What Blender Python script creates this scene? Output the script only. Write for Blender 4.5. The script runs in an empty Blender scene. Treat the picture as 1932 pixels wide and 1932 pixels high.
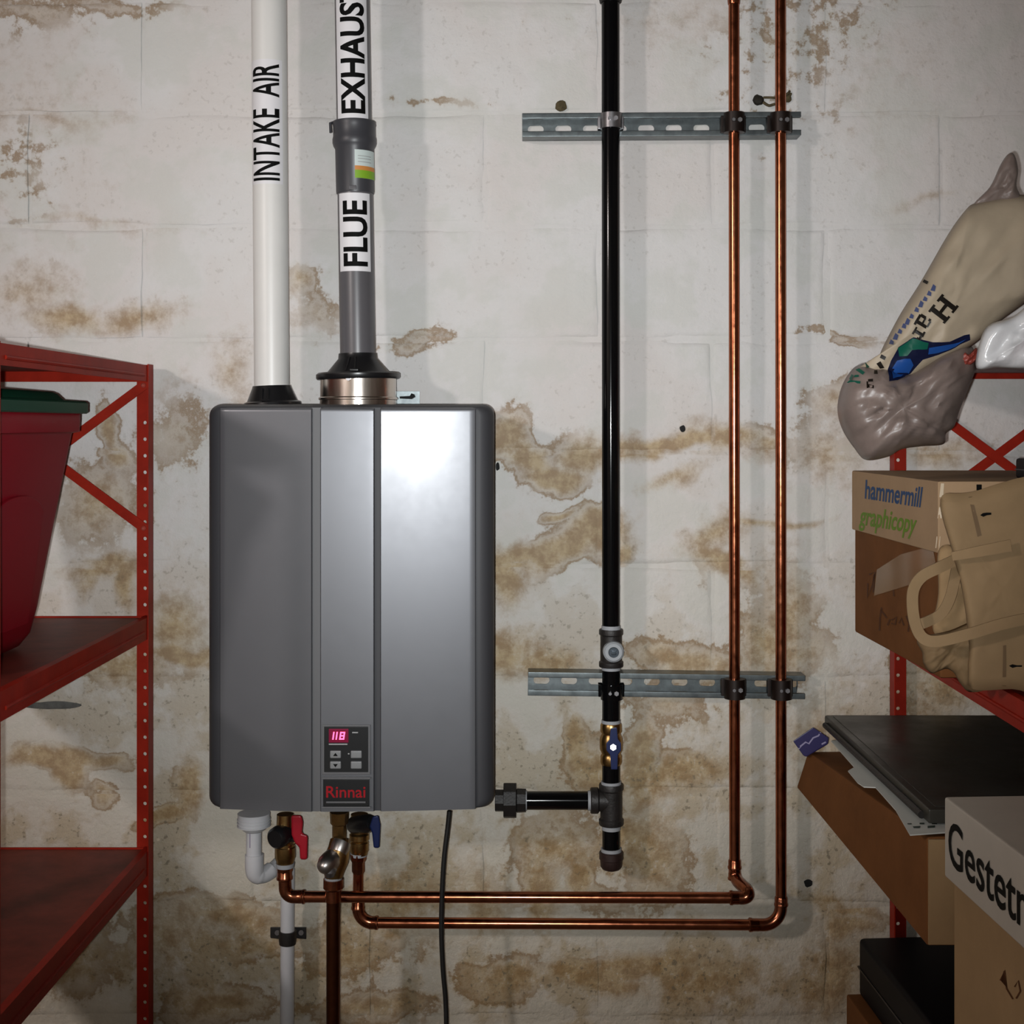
import bpy, bmesh, math, random
import numpy as np
from mathutils import Vector as V, Matrix, noise
from mathutils.bvhtree import BVHTree

random.seed(7)
SC = bpy.context.scene
COL = SC.collection
R = math.radians

# ------------------------------------------------------------------ measures
S = 0.000943          # metres per photo pixel on the back wall
D = 2.4               # camera to back wall
ZC = 1.5              # camera height


def kk(d):
    return (D - d) / D


def P(px, py, d):
    """point standing d metres in front of the back wall"""
    q = S * kk(d)
    return V(((px - 1000) * q, -d, ZC + (800 - py) * q))


def M(n, d):
    return n * S * kk(d)


# ------------------------------------------------------------------ camera, world, lights
cam = bpy.data.cameras.new('camera')
cam.sensor_width = 36
cam.lens = 36 * D / (1932 * S)
cam.shift_x = -34 / 1932
cam.shift_y = -166 / 1932
cam.clip_start = 0.02
camo = bpy.data.objects.new('camera', cam)
camo.location = (0, -D, ZC)
camo.rotation_euler = (R(90), 0, 0)
COL.objects.link(camo)
SC.camera = camo

w = bpy.data.worlds.new('world')
w.use_nodes = True
w.node_tree.nodes['Background'].inputs[0].default_value = (0.5, 0.5, 0.5, 1)
w.node_tree.nodes['Background'].inputs[1].default_value = 0.02
SC.world = w

# flash of the phone, right beside its lens
fl = bpy.data.lights.new('phone_flash', 'SPOT')
fl.energy = 138
fl.color = (0.955, 0.99, 1.0)
fl.spot_size = R(64)
fl.spot_blend = 1.0
fl.shadow_soft_size = 0.006
flo = bpy.data.objects.new('phone_flash', fl)
flo.location = (-0.022, -D, ZC - 0.012)
flo.rotation_euler = (V((-0.12, 0.0, ZC + 0.13)) - V(flo.location)).to_track_quat('-Z', 'Y').to_euler()
COL.objects.link(flo)

# bare bulb of the cellar, high up on the left
bl = bpy.data.lights.new('cellar_bulb', 'POINT')
bl.energy = 112
bl.color = (1.0, 0.92, 0.90)
bl.shadow_soft_size = 0.11
blo = bpy.data.objects.new('cellar_bulb', bl)
blo.location = (-2.45, -3.35, ZC + 0.93)
COL.objects.link(blo)

vs = SC.view_settings
vs.view_transform = 'Standard'
vs.look = 'None'
vs.gamma = 1.0
vs.use_curve_mapping = False
vs.exposure = 0.0
SC.cycles.use_denoising = True
SC.cycles.max_bounces = 4
SC.cycles.diffuse_bounces = 2
SC.cycles.glossy_bounces = 3
SC.cycles.caustics_reflective = False
SC.cycles.caustics_refractive = False

# ------------------------------------------------------------------ materials
MATS = {}


def mat(name, col, rough=0.5, metal=0.0, var=0.0, vscale=20, bump=0.0, bscale=60, spec=0.5,
        col2=None, emit=None, alpha=1.0, trans=0.0, stretch=None, coat=0.0, rvar=0.0):
    if name in MATS:
        return MATS[name]
    m = bpy.data.materials.new(name)
    m.use_nodes = True
    nt = m.node_tree
    n = nt.nodes
    b = n['Principled BSDF']
    b.inputs['Base Color'].default_value = (*col, 1)
    b.inputs['Roughness'].default_value = rough
    b.inputs['Metallic'].default_value = metal
    b.inputs['Specular IOR Level'].default_value = spec
    b.inputs['Alpha'].default_value = alpha
    b.inputs['Transmission Weight'].default_value = trans
    b.inputs['Coat Weight'].default_value = coat
    b.inputs['Coat Roughness'].default_value = 0.15
    if emit:
        b.inputs['Emission Color'].default_value = (*emit[:3], 1)
        b.inputs['Emission Strength'].default_value = emit[3]
    if var or bump or rvar:
        g = n.new('ShaderNodeNewGeometry')
        src = g.outputs['Position']
        if stretch:
            mp = n.new('ShaderNodeMapping')
            mp.inputs['Scale'].default_value = stretch
            nt.links.new(src, mp.inputs['Vector'])
            src = mp.outputs['Vector']
    if var or rvar:
        t = n.new('ShaderNodeTexNoise')
        t.inputs['Scale'].default_value = vscale
        t.inputs['Detail'].default_value = 6
        t.inputs['Roughness'].default_value = 0.65
        nt.links.new(src, t.inputs['Vector'])
        if var:
            rp = n.new('ShaderNodeValToRGB')
            c2 = col2 or tuple(max(0, c * (1 - var)) for c in col)
            rp.color_ramp.elements[0].position = 0.32
            rp.color_ramp.elements[0].color = (*c2, 1)
            rp.color_ramp.elements[1].position = 0.68
            rp.color_ramp.elements[1].color = (*[min(1, c * (1 + var * 0.4)) for c in col], 1)
            nt.links.new(t.outputs['Fac'], rp.inputs['Fac'])
            nt.links.new(rp.outputs['Color'], b.inputs['Base Color'])
        if rvar:
            mr = n.new('ShaderNodeMapRange')
            mr.inputs['From Min'].default_value = 0.3
            mr.inputs['From Max'].default_value = 0.7
            mr.inputs['To Min'].default_value = max(0.02, rough - rvar)
            mr.inputs['To Max'].default_value = rough + rvar
            nt.links.new(t.outputs['Fac'], mr.inputs['Value'])
            nt.links.new(mr.outputs['Result'], b.inputs['Roughness'])
    if bump:
        t2 = n.new('ShaderNodeTexNoise')
        t2.inputs['Scale'].default_value = bscale
        t2.inputs['Detail'].default_value = 5
        nt.links.new(src, t2.inputs['Vector'])
        bp = n.new('ShaderNodeBump')
        bp.inputs['Strength'].default_value = bump
        bp.inputs['Distance'].default_value = 0.004
        nt.links.new(t2.outputs['Fac'], bp.inputs['Height'])
        nt.links.new(bp.outputs['Normal'], b.inputs['Normal'])
    MATS[name] = m
    return m


# stains on the old painted block wall: (px, py, rx, ry, turn, strength) in photo pixels on the wall
STAINS = [
    (130, 600, 70, 26, 8, .75), (255, 598, 70, 24, -5, .55), (60, 545, 60, 30, 0, .35), (590, 590, 40, 30, 0, .3),
    (205, 810, 18, 55, -20, .8), (235, 872, 30, 28, 40, .8), (190, 960, 70, 55, 0, .55),
    (185, 1068, 60, 18, 8, .85), (230, 1100, 20, 45, -15, .8), (150, 1085, 22, 24, 0, .6),
    (335, 1190, 45, 55, 0, .75), (350, 1240, 50, 14, 0, 1.0), (240, 1255, 70, 34, 0, .7),
    (110, 1436, 66, 18, 5, 1.1), (128, 1465, 24, 26, -30, 1.2), (205, 1440, 44, 14, 0, .8), (190, 1495, 20, 16, 0, .7),
    (362, 1490, 18, 40, 10, .9), (310, 1540, 50, 14, -15, .9), (330, 1770, 80, 60, 0, .5),
    (958, 822, 40, 34, 25, .9), (1000, 866, 44, 26, 30, .95), (1035, 895, 46, 26, 5, 1.0), (1095, 850, 48, 32, -25, .9),
    (1180, 838, 46, 22, 0, .95), (1245, 832, 60, 14, -10, 1.0), (1315, 822, 58, 13, -14, 1.0), (1385, 812, 60, 24, 0, .75),
    (1445, 835, 34, 24, 0, .6), (1270, 900, 60, 14, -25, .5), (1040, 965, 28, 10, -20, .8),
    (1060, 1036, 88, 34, -22, 1.0), (1118, 1008, 62, 40, 20, 1.0), (1000, 1052, 50, 24, 0, .9), (1182, 1050, 22, 14, -30, 1.0),
    (955, 1085, 26, 44, -25, .95), (960, 1062, 34, 14, 0, .8),
    (1345, 1000, 56, 26, -20, .6), (1365, 1066, 70, 20, 28, .9), (1320, 1030, 20, 45, 0, .5), (1420, 985, 80, 9, 5, .6), (1500, 992, 44, 8, -8, .6),
    (1480, 1150, 46, 90, 0, .55), (1435, 1210, 46, 60, 0, .7), (1500, 1230, 60, 50, 0, .5), (1560, 850, 60, 50, 0, .45),
    (960, 1228, 50, 40, 20, .8), (1022, 1248, 50, 26, 10, .8), (1290, 1240, 90, 32, 6, .75), (1250, 1330, 60, 40, 0, .4),
    (1214, 1440, 36, 52, 0, 1.05), (1092, 1420, 26, 66, -15, .85), (1120, 1455, 46, 44, 0, .8), (1285, 1462, 80, 34, -15, .75), (1230, 1495, 60, 24, 0, .7),
    (1205, 1560, 50, 40, 0, .8), (1240, 1610, 50, 66, 0, .65), (1055, 1590, 66, 50, 0, .6), (1080, 1660, 28, 26, 0, 1.0), (1008, 1680, 24, 60, 0, .9),
    (1130, 1690, 70, 24, 0, .4), (1180, 1830, 120, 30, -12, 1.05), (1120, 1862, 90, 24, 10, 1.0), (960, 1850, 70, 34, 0, .7), (1330, 1850, 120, 40, 0, .55),
    (1600, 1712, 60, 15, 10, .8), (1600, 1745, 46, 20, 0, .8), (1570, 1840, 50, 70, 0, .8), (1560, 1400, 60, 60, 0, .4),
    (440, 1730, 90, 30, 10, .75), (480, 1780, 70, 26, 0, .6), (640, 1790, 80, 40, 0, .6), (760, 1700, 60, 80, 0, .5), (900, 1700, 40, 60, 0, .6),
    (100, 1800, 90, 60, 0, .6), (420, 1900, 90, 30, 0, .7), (700, 1900, 90, 24, 0, .7), (1770, 850, 80, 20, 0, .55), (1790, 1290, 70, 50, 0, .6),
    (1580, 760, 40, 30, 0, .4), (1760, 380, 60, 8, 0, .5), (1590, 640, 50, 9, 0, .45), (850, 200, 60, 7, 10, .35), (1350, 40, 90, 22, 0, .2), (1540, 60, 50, 50, 0, .1),
    (60, 20, 90, 22, 0, .6), (220, 16, 90, 12, 0, .55), (60, 215, 120, 10, 0, .5), (40, 250, 40, 60, 0, .12), (160, 425, 90, 8, 0, .45), (790, 640, 60, 12, -5, .4),
    (450, 700, 30, 60, 0, .35), (330, 800, 40, 60, 0, .3), (570, 530, 30, 25, 0, .5),
]


def damp_field(pts):
    """how far each wall point (x, z) lies inside the damp stains; their outlines are warped by noise"""
    pts = np.array(pts)
    nn = noise.noise
    wv = np.array([[sum(a * nn(V((x * f + o_, 1.7 * f + o_, z * f))) for f, a in ((7, .026), (15, .015), (38, .007))) for o_ in (0.0, 31.7)]
                   for x, z in pts])
    px = (pts[:, 0] + wv[:, 0]) / S + 1000
    py = 800 - (pts[:, 1] + wv[:, 1] - ZC) / S
    out = np.full(len(pts), -0.8)
    for (cx, cy, rx, ry, turn, st) in STAINS:
        if cy < 480:
            st *= .5
        c, q = math.cos(R(turn)), math.sin(R(turn))
        dx, dy = px - cx, py - cy
        u = (dx * c + dy * q) / (rx * 1.5)
        v = (-dx * q + dy * c) / (ry * 1.5)
        out = np.maximum(out, st * (1 - np.sqrt(u * u + v * v)))
    return out


def set_damp(me, pts):
    a = me.attributes.new('damp', 'FLOAT', 'POINT')
    a.data.foreach_set('value', damp_field(pts).astype(np.float32))
    a = me.attributes.new('tone', 'FLOAT', 'POINT')
    a.data.foreach_set('value', np.array([noise.fractal(V((x * 3.2, 11.0, z * 3.2)), .7, 2.0, 4) for x, z in pts], dtype=np.float32))
    a = me.attributes.new('mottle', 'FLOAT', 'POINT')
    a.data.foreach_set('value', np.array([noise.fractal(V((x * 8.5, 23.0, z * 8.5)), .6, 2.1, 6) for x, z in pts], dtype=np.float32))


def wall_material():
    m = bpy.data.materials.new('old_white_paint_with_damp_stains')
    m.use_nodes = True
    nt = m.node_tree
    n = nt.nodes
    L = nt.links.new
    b = n['Principled BSDF']
    b.inputs['Roughness'].default_value = 0.75
    b.inputs['Specular IOR Level'].default_value = 0.25
    geo = n.new('ShaderNodeNewGeometry')
    pos = geo.outputs['Position']

    def nz(scale, detail, rough=0.6, vec=pos, out='Fac'):
        t = n.new('ShaderNodeTexNoise')
        t.inputs['Scale'].default_value = scale
        t.inputs['Detail'].default_value = detail
        t.inputs['Roughness'].default_value = rough
        L(vec, t.inputs['Vector'])
        return t.outputs[out]

    def math_(op, a, bb, c=None):
        t = n.new('ShaderNodeMath')
        t.operation = op
        for i, x in enumerate((a, bb, c)):
            if x is None:
                continue
            if isinstance(x, (int, float)):
                t.inputs[i].default_value = x
            else:
                L(x, t.inputs[i])
        return t.outputs[0]

    def rng(v, a, bb, c=0.0, d=1.0, smooth=True):
        t = n.new('ShaderNodeMapRange')
        if smooth:
            t.interpolation_type = 'SMOOTHSTEP'
        t.inputs['From Min'].default_value = a
        t.inputs['From Max'].default_value = bb
        t.inputs['To Min'].default_value = c
        t.inputs['To Max'].default_value = d
        L(v, t.inputs['Value'])
        return t.outputs['Result']

    def mix(fac, a, bb, mode='MIX'):
        t = n.new('ShaderNodeMix')
        t.data_type = 'RGBA'
        t.blend_type = mode
        for sock, x in ((t.inputs['Factor'], fac), (t.inputs['A'], a), (t.inputs['B'], bb)):
            pass
        ins = [s for s in t.inputs]
        fi = t.inputs[0]
        ai = [s for s in t.inputs if s.name == 'A' and s.type == 'RGBA'][0]
        bi = [s for s in t.inputs if s.name == 'B' and s.type == 'RGBA'][0]
        for sock, x in ((fi, fac), (ai, a), (bi, bb)):
            if isinstance(x, (int, float)):
                sock.default_value = x
            elif isinstance(x, tuple):
                sock.default_value = (*x, 1)
            else:
                L(x, sock)
        return [s for s in t.outputs if s.type == 'RGBA'][0]

    def vm(op, a, bb=None, sc=None):
        t = n.new('ShaderNodeVectorMath')
        t.operation = op
        for i, x in enumerate((a, bb)):
            if x is None:
                continue
            if isinstance(x, tuple):
                t.inputs[i].default_value = x
            else:
                L(x, t.inputs[i])
        if sc is not None:
            t.inputs['Scale'].default_value = sc
        return t

    def attr(nm):
        t = n.new('ShaderNodeAttribute')
        t.attribute_name = nm
        return t.outputs['Fac']

    field, tone, mot = attr('damp'), attr('tone'), attr('mottle')
    ga = nz(30, 5, .68)
    gb = nz(95, 2, .6)
    F = math_('ADD', field, math_('MULTIPLY_ADD', ga, 1.0, -0.5))
    stain = rng(F, -0.14, 0.62)
    rim = math_('MULTIPLY', math_('MULTIPLY', rng(F, 0.0, 0.10), rng(F, 0.10, 0.26, 1, 0)), rng(tone, -0.15, 0.35))
    # general damp mottling, stronger low on the wall
    sep = n.new('ShaderNodeSeparateXYZ')
    L(pos, sep.inputs[0])
    low = rng(sep.outputs['Z'], 0.50, 1.62, 1.0, 0.0)
    mg = math_('ADD', mot, math_('MULTIPLY_ADD', ga, 1.3, -0.65))
    mott = math_('MULTIPLY', rng(mg, -0.18, 0.46), math_('MULTIPLY_ADD', low, 0.95, 0.05))
    c = mix(rng(tone, -0.4, 0.4), (0.70, 0.66, 0.64), (0.72, 0.70, 0.69))
    c = mix(rng(mot, -0.5, 0.1, 0.45, 0.0), c, (0.61, 0.61, 0.56))
    c = mix(math_('MULTIPLY', low, 0.55), c, (0.55, 0.475, 0.325))
    c = mix(math_('MULTIPLY', mott, 0.62), c, (0.42, 0.315, 0.165))
    sc_ = mix(rng(ga, 0.36, 0.62), (0.50, 0.36, 0.18), (0.30, 0.175, 0.06))
    c = mix(math_('MULTIPLY', stain, 0.80), c, sc_)
    c = mix(math_('MULTIPLY', rim, 0.70), c, (0.26, 0.15, 0.055))
    pit = math_('MULTIPLY', rng(gb, 0.57, 0.68), math_('MULTIPLY', rng(mg, 0.02, 0.35), math_('MULTIPLY_ADD', low, 0.78, 0.22)))
    c = mix(math_('MULTIPLY', pit, 0.75), c, (0.19, 0.16, 0.11))
    fleck = math_('MULTIPLY', rng(gb, 0.44, 0.36), math_('MULTIPLY', rng(ga, 0.5, 0.42), math_('MULTIPLY_ADD', low, 0.7, 0.1)))
    c = mix(math_('MULTIPLY', fleck, 0.5), c, (0.70, 0.67, 0.60))
    L(c, b.inputs['Base Color'])
    h = math_('ADD', math_('MULTIPLY', ga, 0.9), math_('MULTIPLY', gb, 0.30))
    bp = n.new('ShaderNodeBump')
    L(math_('MULTIPLY_ADD', low, 0.5, 0.42), bp.inputs['Strength'])
    bp.inputs['Distance'].default_value = 0.006
    L(h, bp.inputs['Height'])
    L(bp.outputs['Normal'], b.inputs['Normal'])
    return m


MW = wall_material()
m_sidewall = mat('side_wall_paint', (0.42, 0.39, 0.34), .8, var=.3, vscale=4, bump=.4, bscale=20)
m_floor = mat('cellar_concrete', (0.22, 0.21, 0.19), .8, var=.3, vscale=5, bump=.3, bscale=40)
m_ceil = mat('cellar_ceiling_boards', (0.25, 0.2, 0.15), .8, var=.3, vscale=6)
m_silver = mat('silver_metallic_paint', (0.140, 0.143, 0.155), .37, 0.45, rvar=.012, vscale=40, coat=.22)
m_case = mat('charcoal_plastic', (0.050, 0.050, 0.055), .5, 0, spec=.3)
m_groove = mat('groove_grey', (0.11, 0.11, 0.115), .5)
m_panel = mat('black_control_panel', (0.012, 0.013, 0.014), .3)
m_button = mat('grey_rubber_button', (0.24, 0.245, 0.25), .35, .2)
m_led = mat('red_led_digits', (0.3, 0.0, 0.03), .4, emit=(1.0, 0.10, 0.25, 3.2))
m_ledwin = mat('led_window', (0.06, 0.0, 0.012), .3, emit=(0.45, 0.0, 0.06, 0.25))
m_white_print = mat('grey_print', (0.35, 0.35, 0.35), .5)
m_logo = mat('red_wordmark', (0.33, 0.012, 0.018), .4, spec=.15)
m_pvc = mat('white_pvc', (0.78, 0.76, 0.73), .38, var=.04, vscale=9)
m_drain = mat('pale_grey_pvc', (0.62, 0.62, 0.64), .38, var=.05, vscale=30)
m_cpvc = mat('grey_flue_plastic', (0.105, 0.100, 0.108), .33, var=.1, vscale=10)
m_darkpl = mat('dark_grey_coupling', (0.045, 0.045, 0.052), .4)
m_rubber = mat('black_rubber', (0.008, 0.008, 0.009), .3)
m_steel = mat('stainless_steel', (0.58, 0.52, 0.47), .22, 1.0, rvar=.05, vscale=60, stretch=(1, 1, .1))
m_label = mat('white_label', (0.80, 0.78, 0.80), .45)
m_ink = mat('black_ink', (0.003, 0.003, 0.003), .6, spec=.1)
m_green = mat('green_sticker', (0.22, 0.42, 0.02), .5)
m_orange = mat('orange_print', (0.62, 0.25, 0.06), .5)
m_stick = mat('pale_sticker', (0.62, 0.70, 0.68), .4)
m_iron = mat('black_gas_pipe', (0.003, 0.003, 0.0035), .10, 0.0, spec=.22)
m_cast = mat('malleable_iron_fitting', (0.022, 0.019, 0.018), .5, .2, var=.3, vscale=60, bump=.15, bscale=250)
m_tape = mat('white_thread_tape', (0.35, 0.36, 0.38), .6)
m_copper = mat('copper_pipe', (0.45, 0.150, 0.075), .20, 1.0, rvar=.06, vscale=70, var=.18)
m_copdark = mat('tarnished_copper', (0.13, 0.045, 0.022), .3, 1.0, var=.25, vscale=40)
m_solder = mat('soldered_copper_fitting', (0.38, 0.13, 0.068), .22, 1.0, var=.35, vscale=90)
m_brass = mat('brass', (0.42, 0.26, 0.10), .3, 1.0, var=.3, vscale=60)
m_chrome = mat('nickel_cap', (0.50, 0.47, 0.45), .34, 1.0)
m_redlever = mat('red_lever', (0.36, 0.008, 0.02), .3)
m_bluelever = mat('blue_lever', (0.007, 0.017, 0.085), .35)
m_galv = mat('galvanised_steel', (0.15, 0.17, 0.175), .36, .8, var=.35, vscale=50)
m_clampdark = mat('dark_pipe_clamp', (0.016, 0.009, 0.007), .42, .5)
m_clampzinc = mat('zinc_pipe_strap', (0.30, 0.29, 0.30), .35, .9, var=.3, vscale=60)
m_rackred = mat('red_rack_enamel', (0.335, 0.020, 0.009), .45, var=.22, vscale=25, spec=.1)
m_deck = mat('dusty_red_deck', (0.19, 0.030, 0.019), .5, var=.35, vscale=18, col2=(0.13, 0.018, 0.011), spec=.2)
m_rivet = mat('rivet_red', (0.42, 0.07, 0.05), .35)
m_tote = mat('crimson_tote_plastic', (0.29, 0.004, 0.014), .45, var=.1, vscale=6, spec=.15)
m_lid = mat('green_tote_lid', (0.007, 0.060, 0.032), .45, var=.15, vscale=8, spec=.15)
m_cord = mat('black_cord', (0.01, 0.01, 0.01), .45)
m_plug = mat('rusty_wall_plug', (0.10, 0.075, 0.035), .9, var=.5, vscale=120, bump=.5, bscale=150)
m_dark = mat('dark_hole', (0.012, 0.012, 0.012), .9)
m_carton = mat('brown_cardboard', (0.175, 0.070, 0.024), .75, var=.18, vscale=12, bump=.06, bscale=120, spec=.1)
m_carton2 = mat('tan_cardboard', (0.33, 0.215, 0.11), .75, var=.14, vscale=9, bump=.06, bscale=120, spec=.15)
m_lidtan = mat('pale_tan_cardboard', (0.40, 0.265, 0.155), .7, var=.1, vscale=9, spec=.15)
m_lidwhite = mat('greyish_white_cardboard', (0.43, 0.39, 0.335), .7, var=.08, vscale=9, spec=.15)
m_kraft = mat('kraft_paper', (0.27, 0.18, 0.095), .7, var=.1, vscale=14, bump=.1, bscale=40, spec=.15)
m_kraftdark = mat('kraft_seam', (0.14, 0.085, 0.04), .7)
m_tapeclr = mat('clear_parcel_tape', (0.22, 0.115, 0.05), .12)
m_edge = mat('cream_cardboard_edge', (0.62, 0.50, 0.36), .7)
m_blueprint = mat('blue_print', (0.010, 0.055, 0.16), .5, spec=.15)
m_greenprint = mat('green_print', (0.13, 0.24, 0.015), .5, spec=.15)
m_scrib = mat('brown_marker', (0.085, 0.030, 0.010), .6, spec=.15)
m_flat = mat('grey_black_panel', (0.042, 0.040, 0.033), .38, var=.35, vscale=9, rvar=.12, spec=.3)
m_paper = mat('white_printed_paper', (0.56, 0.57, 0.53), .6, var=.05)
m_purple = mat('purple_packet', (0.030, 0.025, 0.10), .4)
m_lav = mat('lavender_print', (0.30, 0.27, 0.42), .5)
m_blackcase = mat('black_vinyl_case', (0.004, 0.004, 0.006), .45, spec=.12)
m_bagtan = mat('beige_plastic_bag', (0.40, 0.325, 0.235), .5, var=.12, vscale=7, bump=.3, bscale=14, spec=.3)
m_bagmauve = mat('thin_mauve_plastic', (0.215, 0.165, 0.145), .38, var=.25, vscale=11, bump=.3, bscale=30)
m_bagwhite = mat('shiny_white_plastic', (0.60, 0.60, 0.61), .25, bump=.5, bscale=22)
m_bagblue = mat('bag_blue_print', (0.012, 0.060, 0.24), .35, spec=.15)
m_bagnavy = mat('bag_navy_print', (0.006, 0.008, 0.03), .35, spec=.15)
m_baggreen = mat('bag_green_print', (0.006, 0.085, 0.055), .35, spec=.15)
m_bagink = mat('bag_black_print', (0.010, 0.007, 0.005), .4, spec=.15)
m_bagtextblue = mat('bag_slate_print', (0.06, 0.075, 0.16), .4, spec=.15)
m_bagred = mat('red_plastic_wrap', (0.26, 0.045, 0.032), .45)
m_bluehub = mat('steel_blue_plug', (0.06, 0.075, 0.09), .3, .6)
m_whiteplug = mat('pale_ring', (0.34, 0.36, 0.38), .4)


# ------------------------------------------------------------------ geometry helpers
class G:
    def __init__(self):
        self.v = []
        self.f = []

    def add(self, vs, fs):
        o = len(self.v)
        self.v += [V(x) for x in vs]
        self.f += [[i + o for i in q] for q in fs]
        return self

    def hexa(self, p):
        """p: 4 bottom points (ccw) and 4 top points"""
        return self.add(p, [(0, 3, 2, 1), (4, 5, 6, 7), (0, 1, 5, 4), (1, 2, 6, 5), (2, 3, 7, 6), (3, 0, 4, 7)])

    def box(self, x0, x1, y0, y1, z0, z1):
        return self.hexa([(x0, y0, z0), (x1, y0, z0), (x1, y1, z0), (x0, y1, z0),
                          (x0, y0, z1), (x1, y0, z1), (x1, y1, z1), (x0, y1, z1)])

    def tube(self, pts, r, seg=20, caps=True, closed=False):
        pts = [V(p) for p in pts]
        n = len(pts)
        rs = r if isinstance(r, (list, tuple)) else [r] * n
        o = len(self.v)
        t0 = (pts[1] - pts[0]).normalized()
        up = V((0, -1, 0)) if abs(t0.y) < 0.9 else V((0, 0, 1))
        u = (up - t0 * up.dot(t0)).normalized()
        for i, p in enumerate(pts):
            if closed:
                t = (pts[(i + 1) % n] - pts[i - 1]).normalized()
            elif i == 0:
                t = pts[1] - p
            elif i == n - 1:
                t = p - pts[i - 1]
            else:
                t = (pts[i + 1] - p).normalized() + (p - pts[i - 1]).normalized()
            if t.length < 1e-9:
                t = t0.copy()
            t = t.normalized()
            u = u - t * u.dot(t)
            u = u.normalized() if u.length > 1e-6 else t.orthogonal().normalized()
            w_ = t.cross(u)
            for j in range(seg):
                a = 2 * math.pi * j / seg
                self.v.append(p + (u * math.cos(a) + w_ * math.sin(a)) * rs[i])
        m_ = n if closed else n - 1
        for i in range(m_):
            for j in range(seg):
                a = o + i * seg + j
                b = o + i * seg + (j + 1) % seg
                c = o + ((i + 1) % n) * seg + (j + 1) % seg
                d = o + ((i + 1) % n) * seg + j
                self.f.append([a, b, c, d])
        if caps and not closed:
            self.f.append([o + j for j in range(seg)][::-1])
            self.f.append([o + (n - 1) * seg + j for j in range(seg)])
        return self

    def lathe(self, p0, p1, prof, seg=28, caps=True):
        """prof: list of (t along p0-p1, radius); repeated t makes a step"""
        p0, p1 = V(p0), V(p1)
        ax = (p1 - p0)
        t = ax.normalized()
        up = V((0, -1, 0)) if abs(t.y) < 0.9 else V((0, 0, 1))
        u = (up - t * up.dot(t)).normalized()
        w_ = t.cross(u)
        o = len(self.v)
        for (q, r) in prof:
            c = p0 + ax * q
            for j in range(seg):
                a = 2 * math.pi * j / seg
                self.v.append(c + (u * math.cos(a) + w_ * math.sin(a)) * r)
        for i in range(len(prof) - 1):
            for j in range(seg):
                self.f.append([o + i * seg + j, o + i * seg + (j + 1) % seg,
                               o + (i + 1) * seg + (j + 1) % seg, o + (i + 1) * seg + j])
        if caps:
            self.f.append([o + j for j in range(seg)][::-1])
            self.f.append([o + (len(prof) - 1) * seg + j for j in range(seg)])
        return self

    def ribbon(self, pts, wid, th=0.0012, axis=None):
        """flat strip along pts, width along axis (or in the wall plane), with thickness towards the room"""
        pts = [V(p) for p in pts]
        n = len(pts)
        ws = wid if isinstance(wid, (list, tuple)) else [wid] * n
        o = len(self.v)
        for i, p in enumerate(pts):
            t = (pts[min(i + 1, n - 1)] - pts[max(i - 1, 0)]).normalized()
            a = V(axis) if axis else t.cross(V((0, -1, 0)))
            a = (a - t * a.dot(t)).normalized()
            nn = t.cross(a).normalized()
            for sx, sn in ((-1, 0), (1, 0), (1, 1), (-1, 1)):
                self.v.append(p + a * sx * ws[i] * .5 + nn * sn * th)
        for i in range(n - 1):
            for j in range(4):
                self.f.append([o + i * 4 + j, o + i * 4 + (j + 1) % 4, o + (i + 1) * 4 + (j + 1) % 4, o + (i + 1) * 4 + j])
        self.f.append([o, o + 3, o + 2, o + 1])
        e = o + (n - 1) * 4
        self.f.append([e, e + 1, e + 2, e + 3])
        return self

    def prism(self, poly, fa, fb):
        """closed polygon (2D) lifted by functions fa (front) and fb (back)"""
        n = len(poly)
        o = len(self.v)
        self.v += [V(fa(*p)) for p in poly] + [V(fb(*p)) for p in poly]
        self.f.append([o + i for i in range(n)])
        self.f.append([o + n + i for i in range(n)][::-1])
        for i in range(n):
            j = (i + 1) % n
            self.f.append([o + j, o + i, o + n + i, o + n + j])
        return self


WL = {}


def finish(o, label=None, cat=None, group=None, kind=None):
    if label:
        o['label'] = label
    if cat:
        o['category'] = cat
    if group:
        o['group'] = group
    if kind:
        o['kind'] = kind
    return o


def thing(name, label, cat, loc, group=None):
    o = bpy.data.objects.new(name, None)
    o.empty_display_size = 0.05
    COL.objects.link(o)
    o.location = loc
    WL[o] = V(loc)
    return finish(o, label, cat, group)


def mesh(name, g, m, bevel=0.0, smooth=35, seg=2):
    """a mesh centred on its own bounding box; returns (mesh, centre)"""
    if isinstance(g, G):
        vs_, fs_ = g.v, g.f
    else:
        vs_, fs_ = g
    lo = V((min(v[0] for v in vs_), min(v[1] for v in vs_), min(v[2] for v in vs_)))
    hi = V((max(v[0] for v in vs_), max(v[1] for v in vs_), max(v[2] for v in vs_)))
    c = (lo + hi) / 2
    me = bpy.data.meshes.new(name)
    me.from_pydata([V(v) - c for v in vs_], [], fs_)
    bm = bmesh.new()
    bm.from_mesh(me)
    bmesh.ops.recalc_face_normals(bm, faces=bm.faces)
    if bevel:
        es = [e for e in bm.edges if len(e.link_faces) == 2 and e.calc_face_angle(0) > R(25)]
        bmesh.ops.bevel(bm, geom=es, offset=bevel, segments=seg, profile=0.5, affect='EDGES', clamp_overlap=True)
    bm.to_mesh(me)
    bm.free()
    if smooth:
        me.shade_smooth()
        me.set_sharp_from_angle(angle=R(smooth))
    me.materials.append(m)
    return me, c


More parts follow.
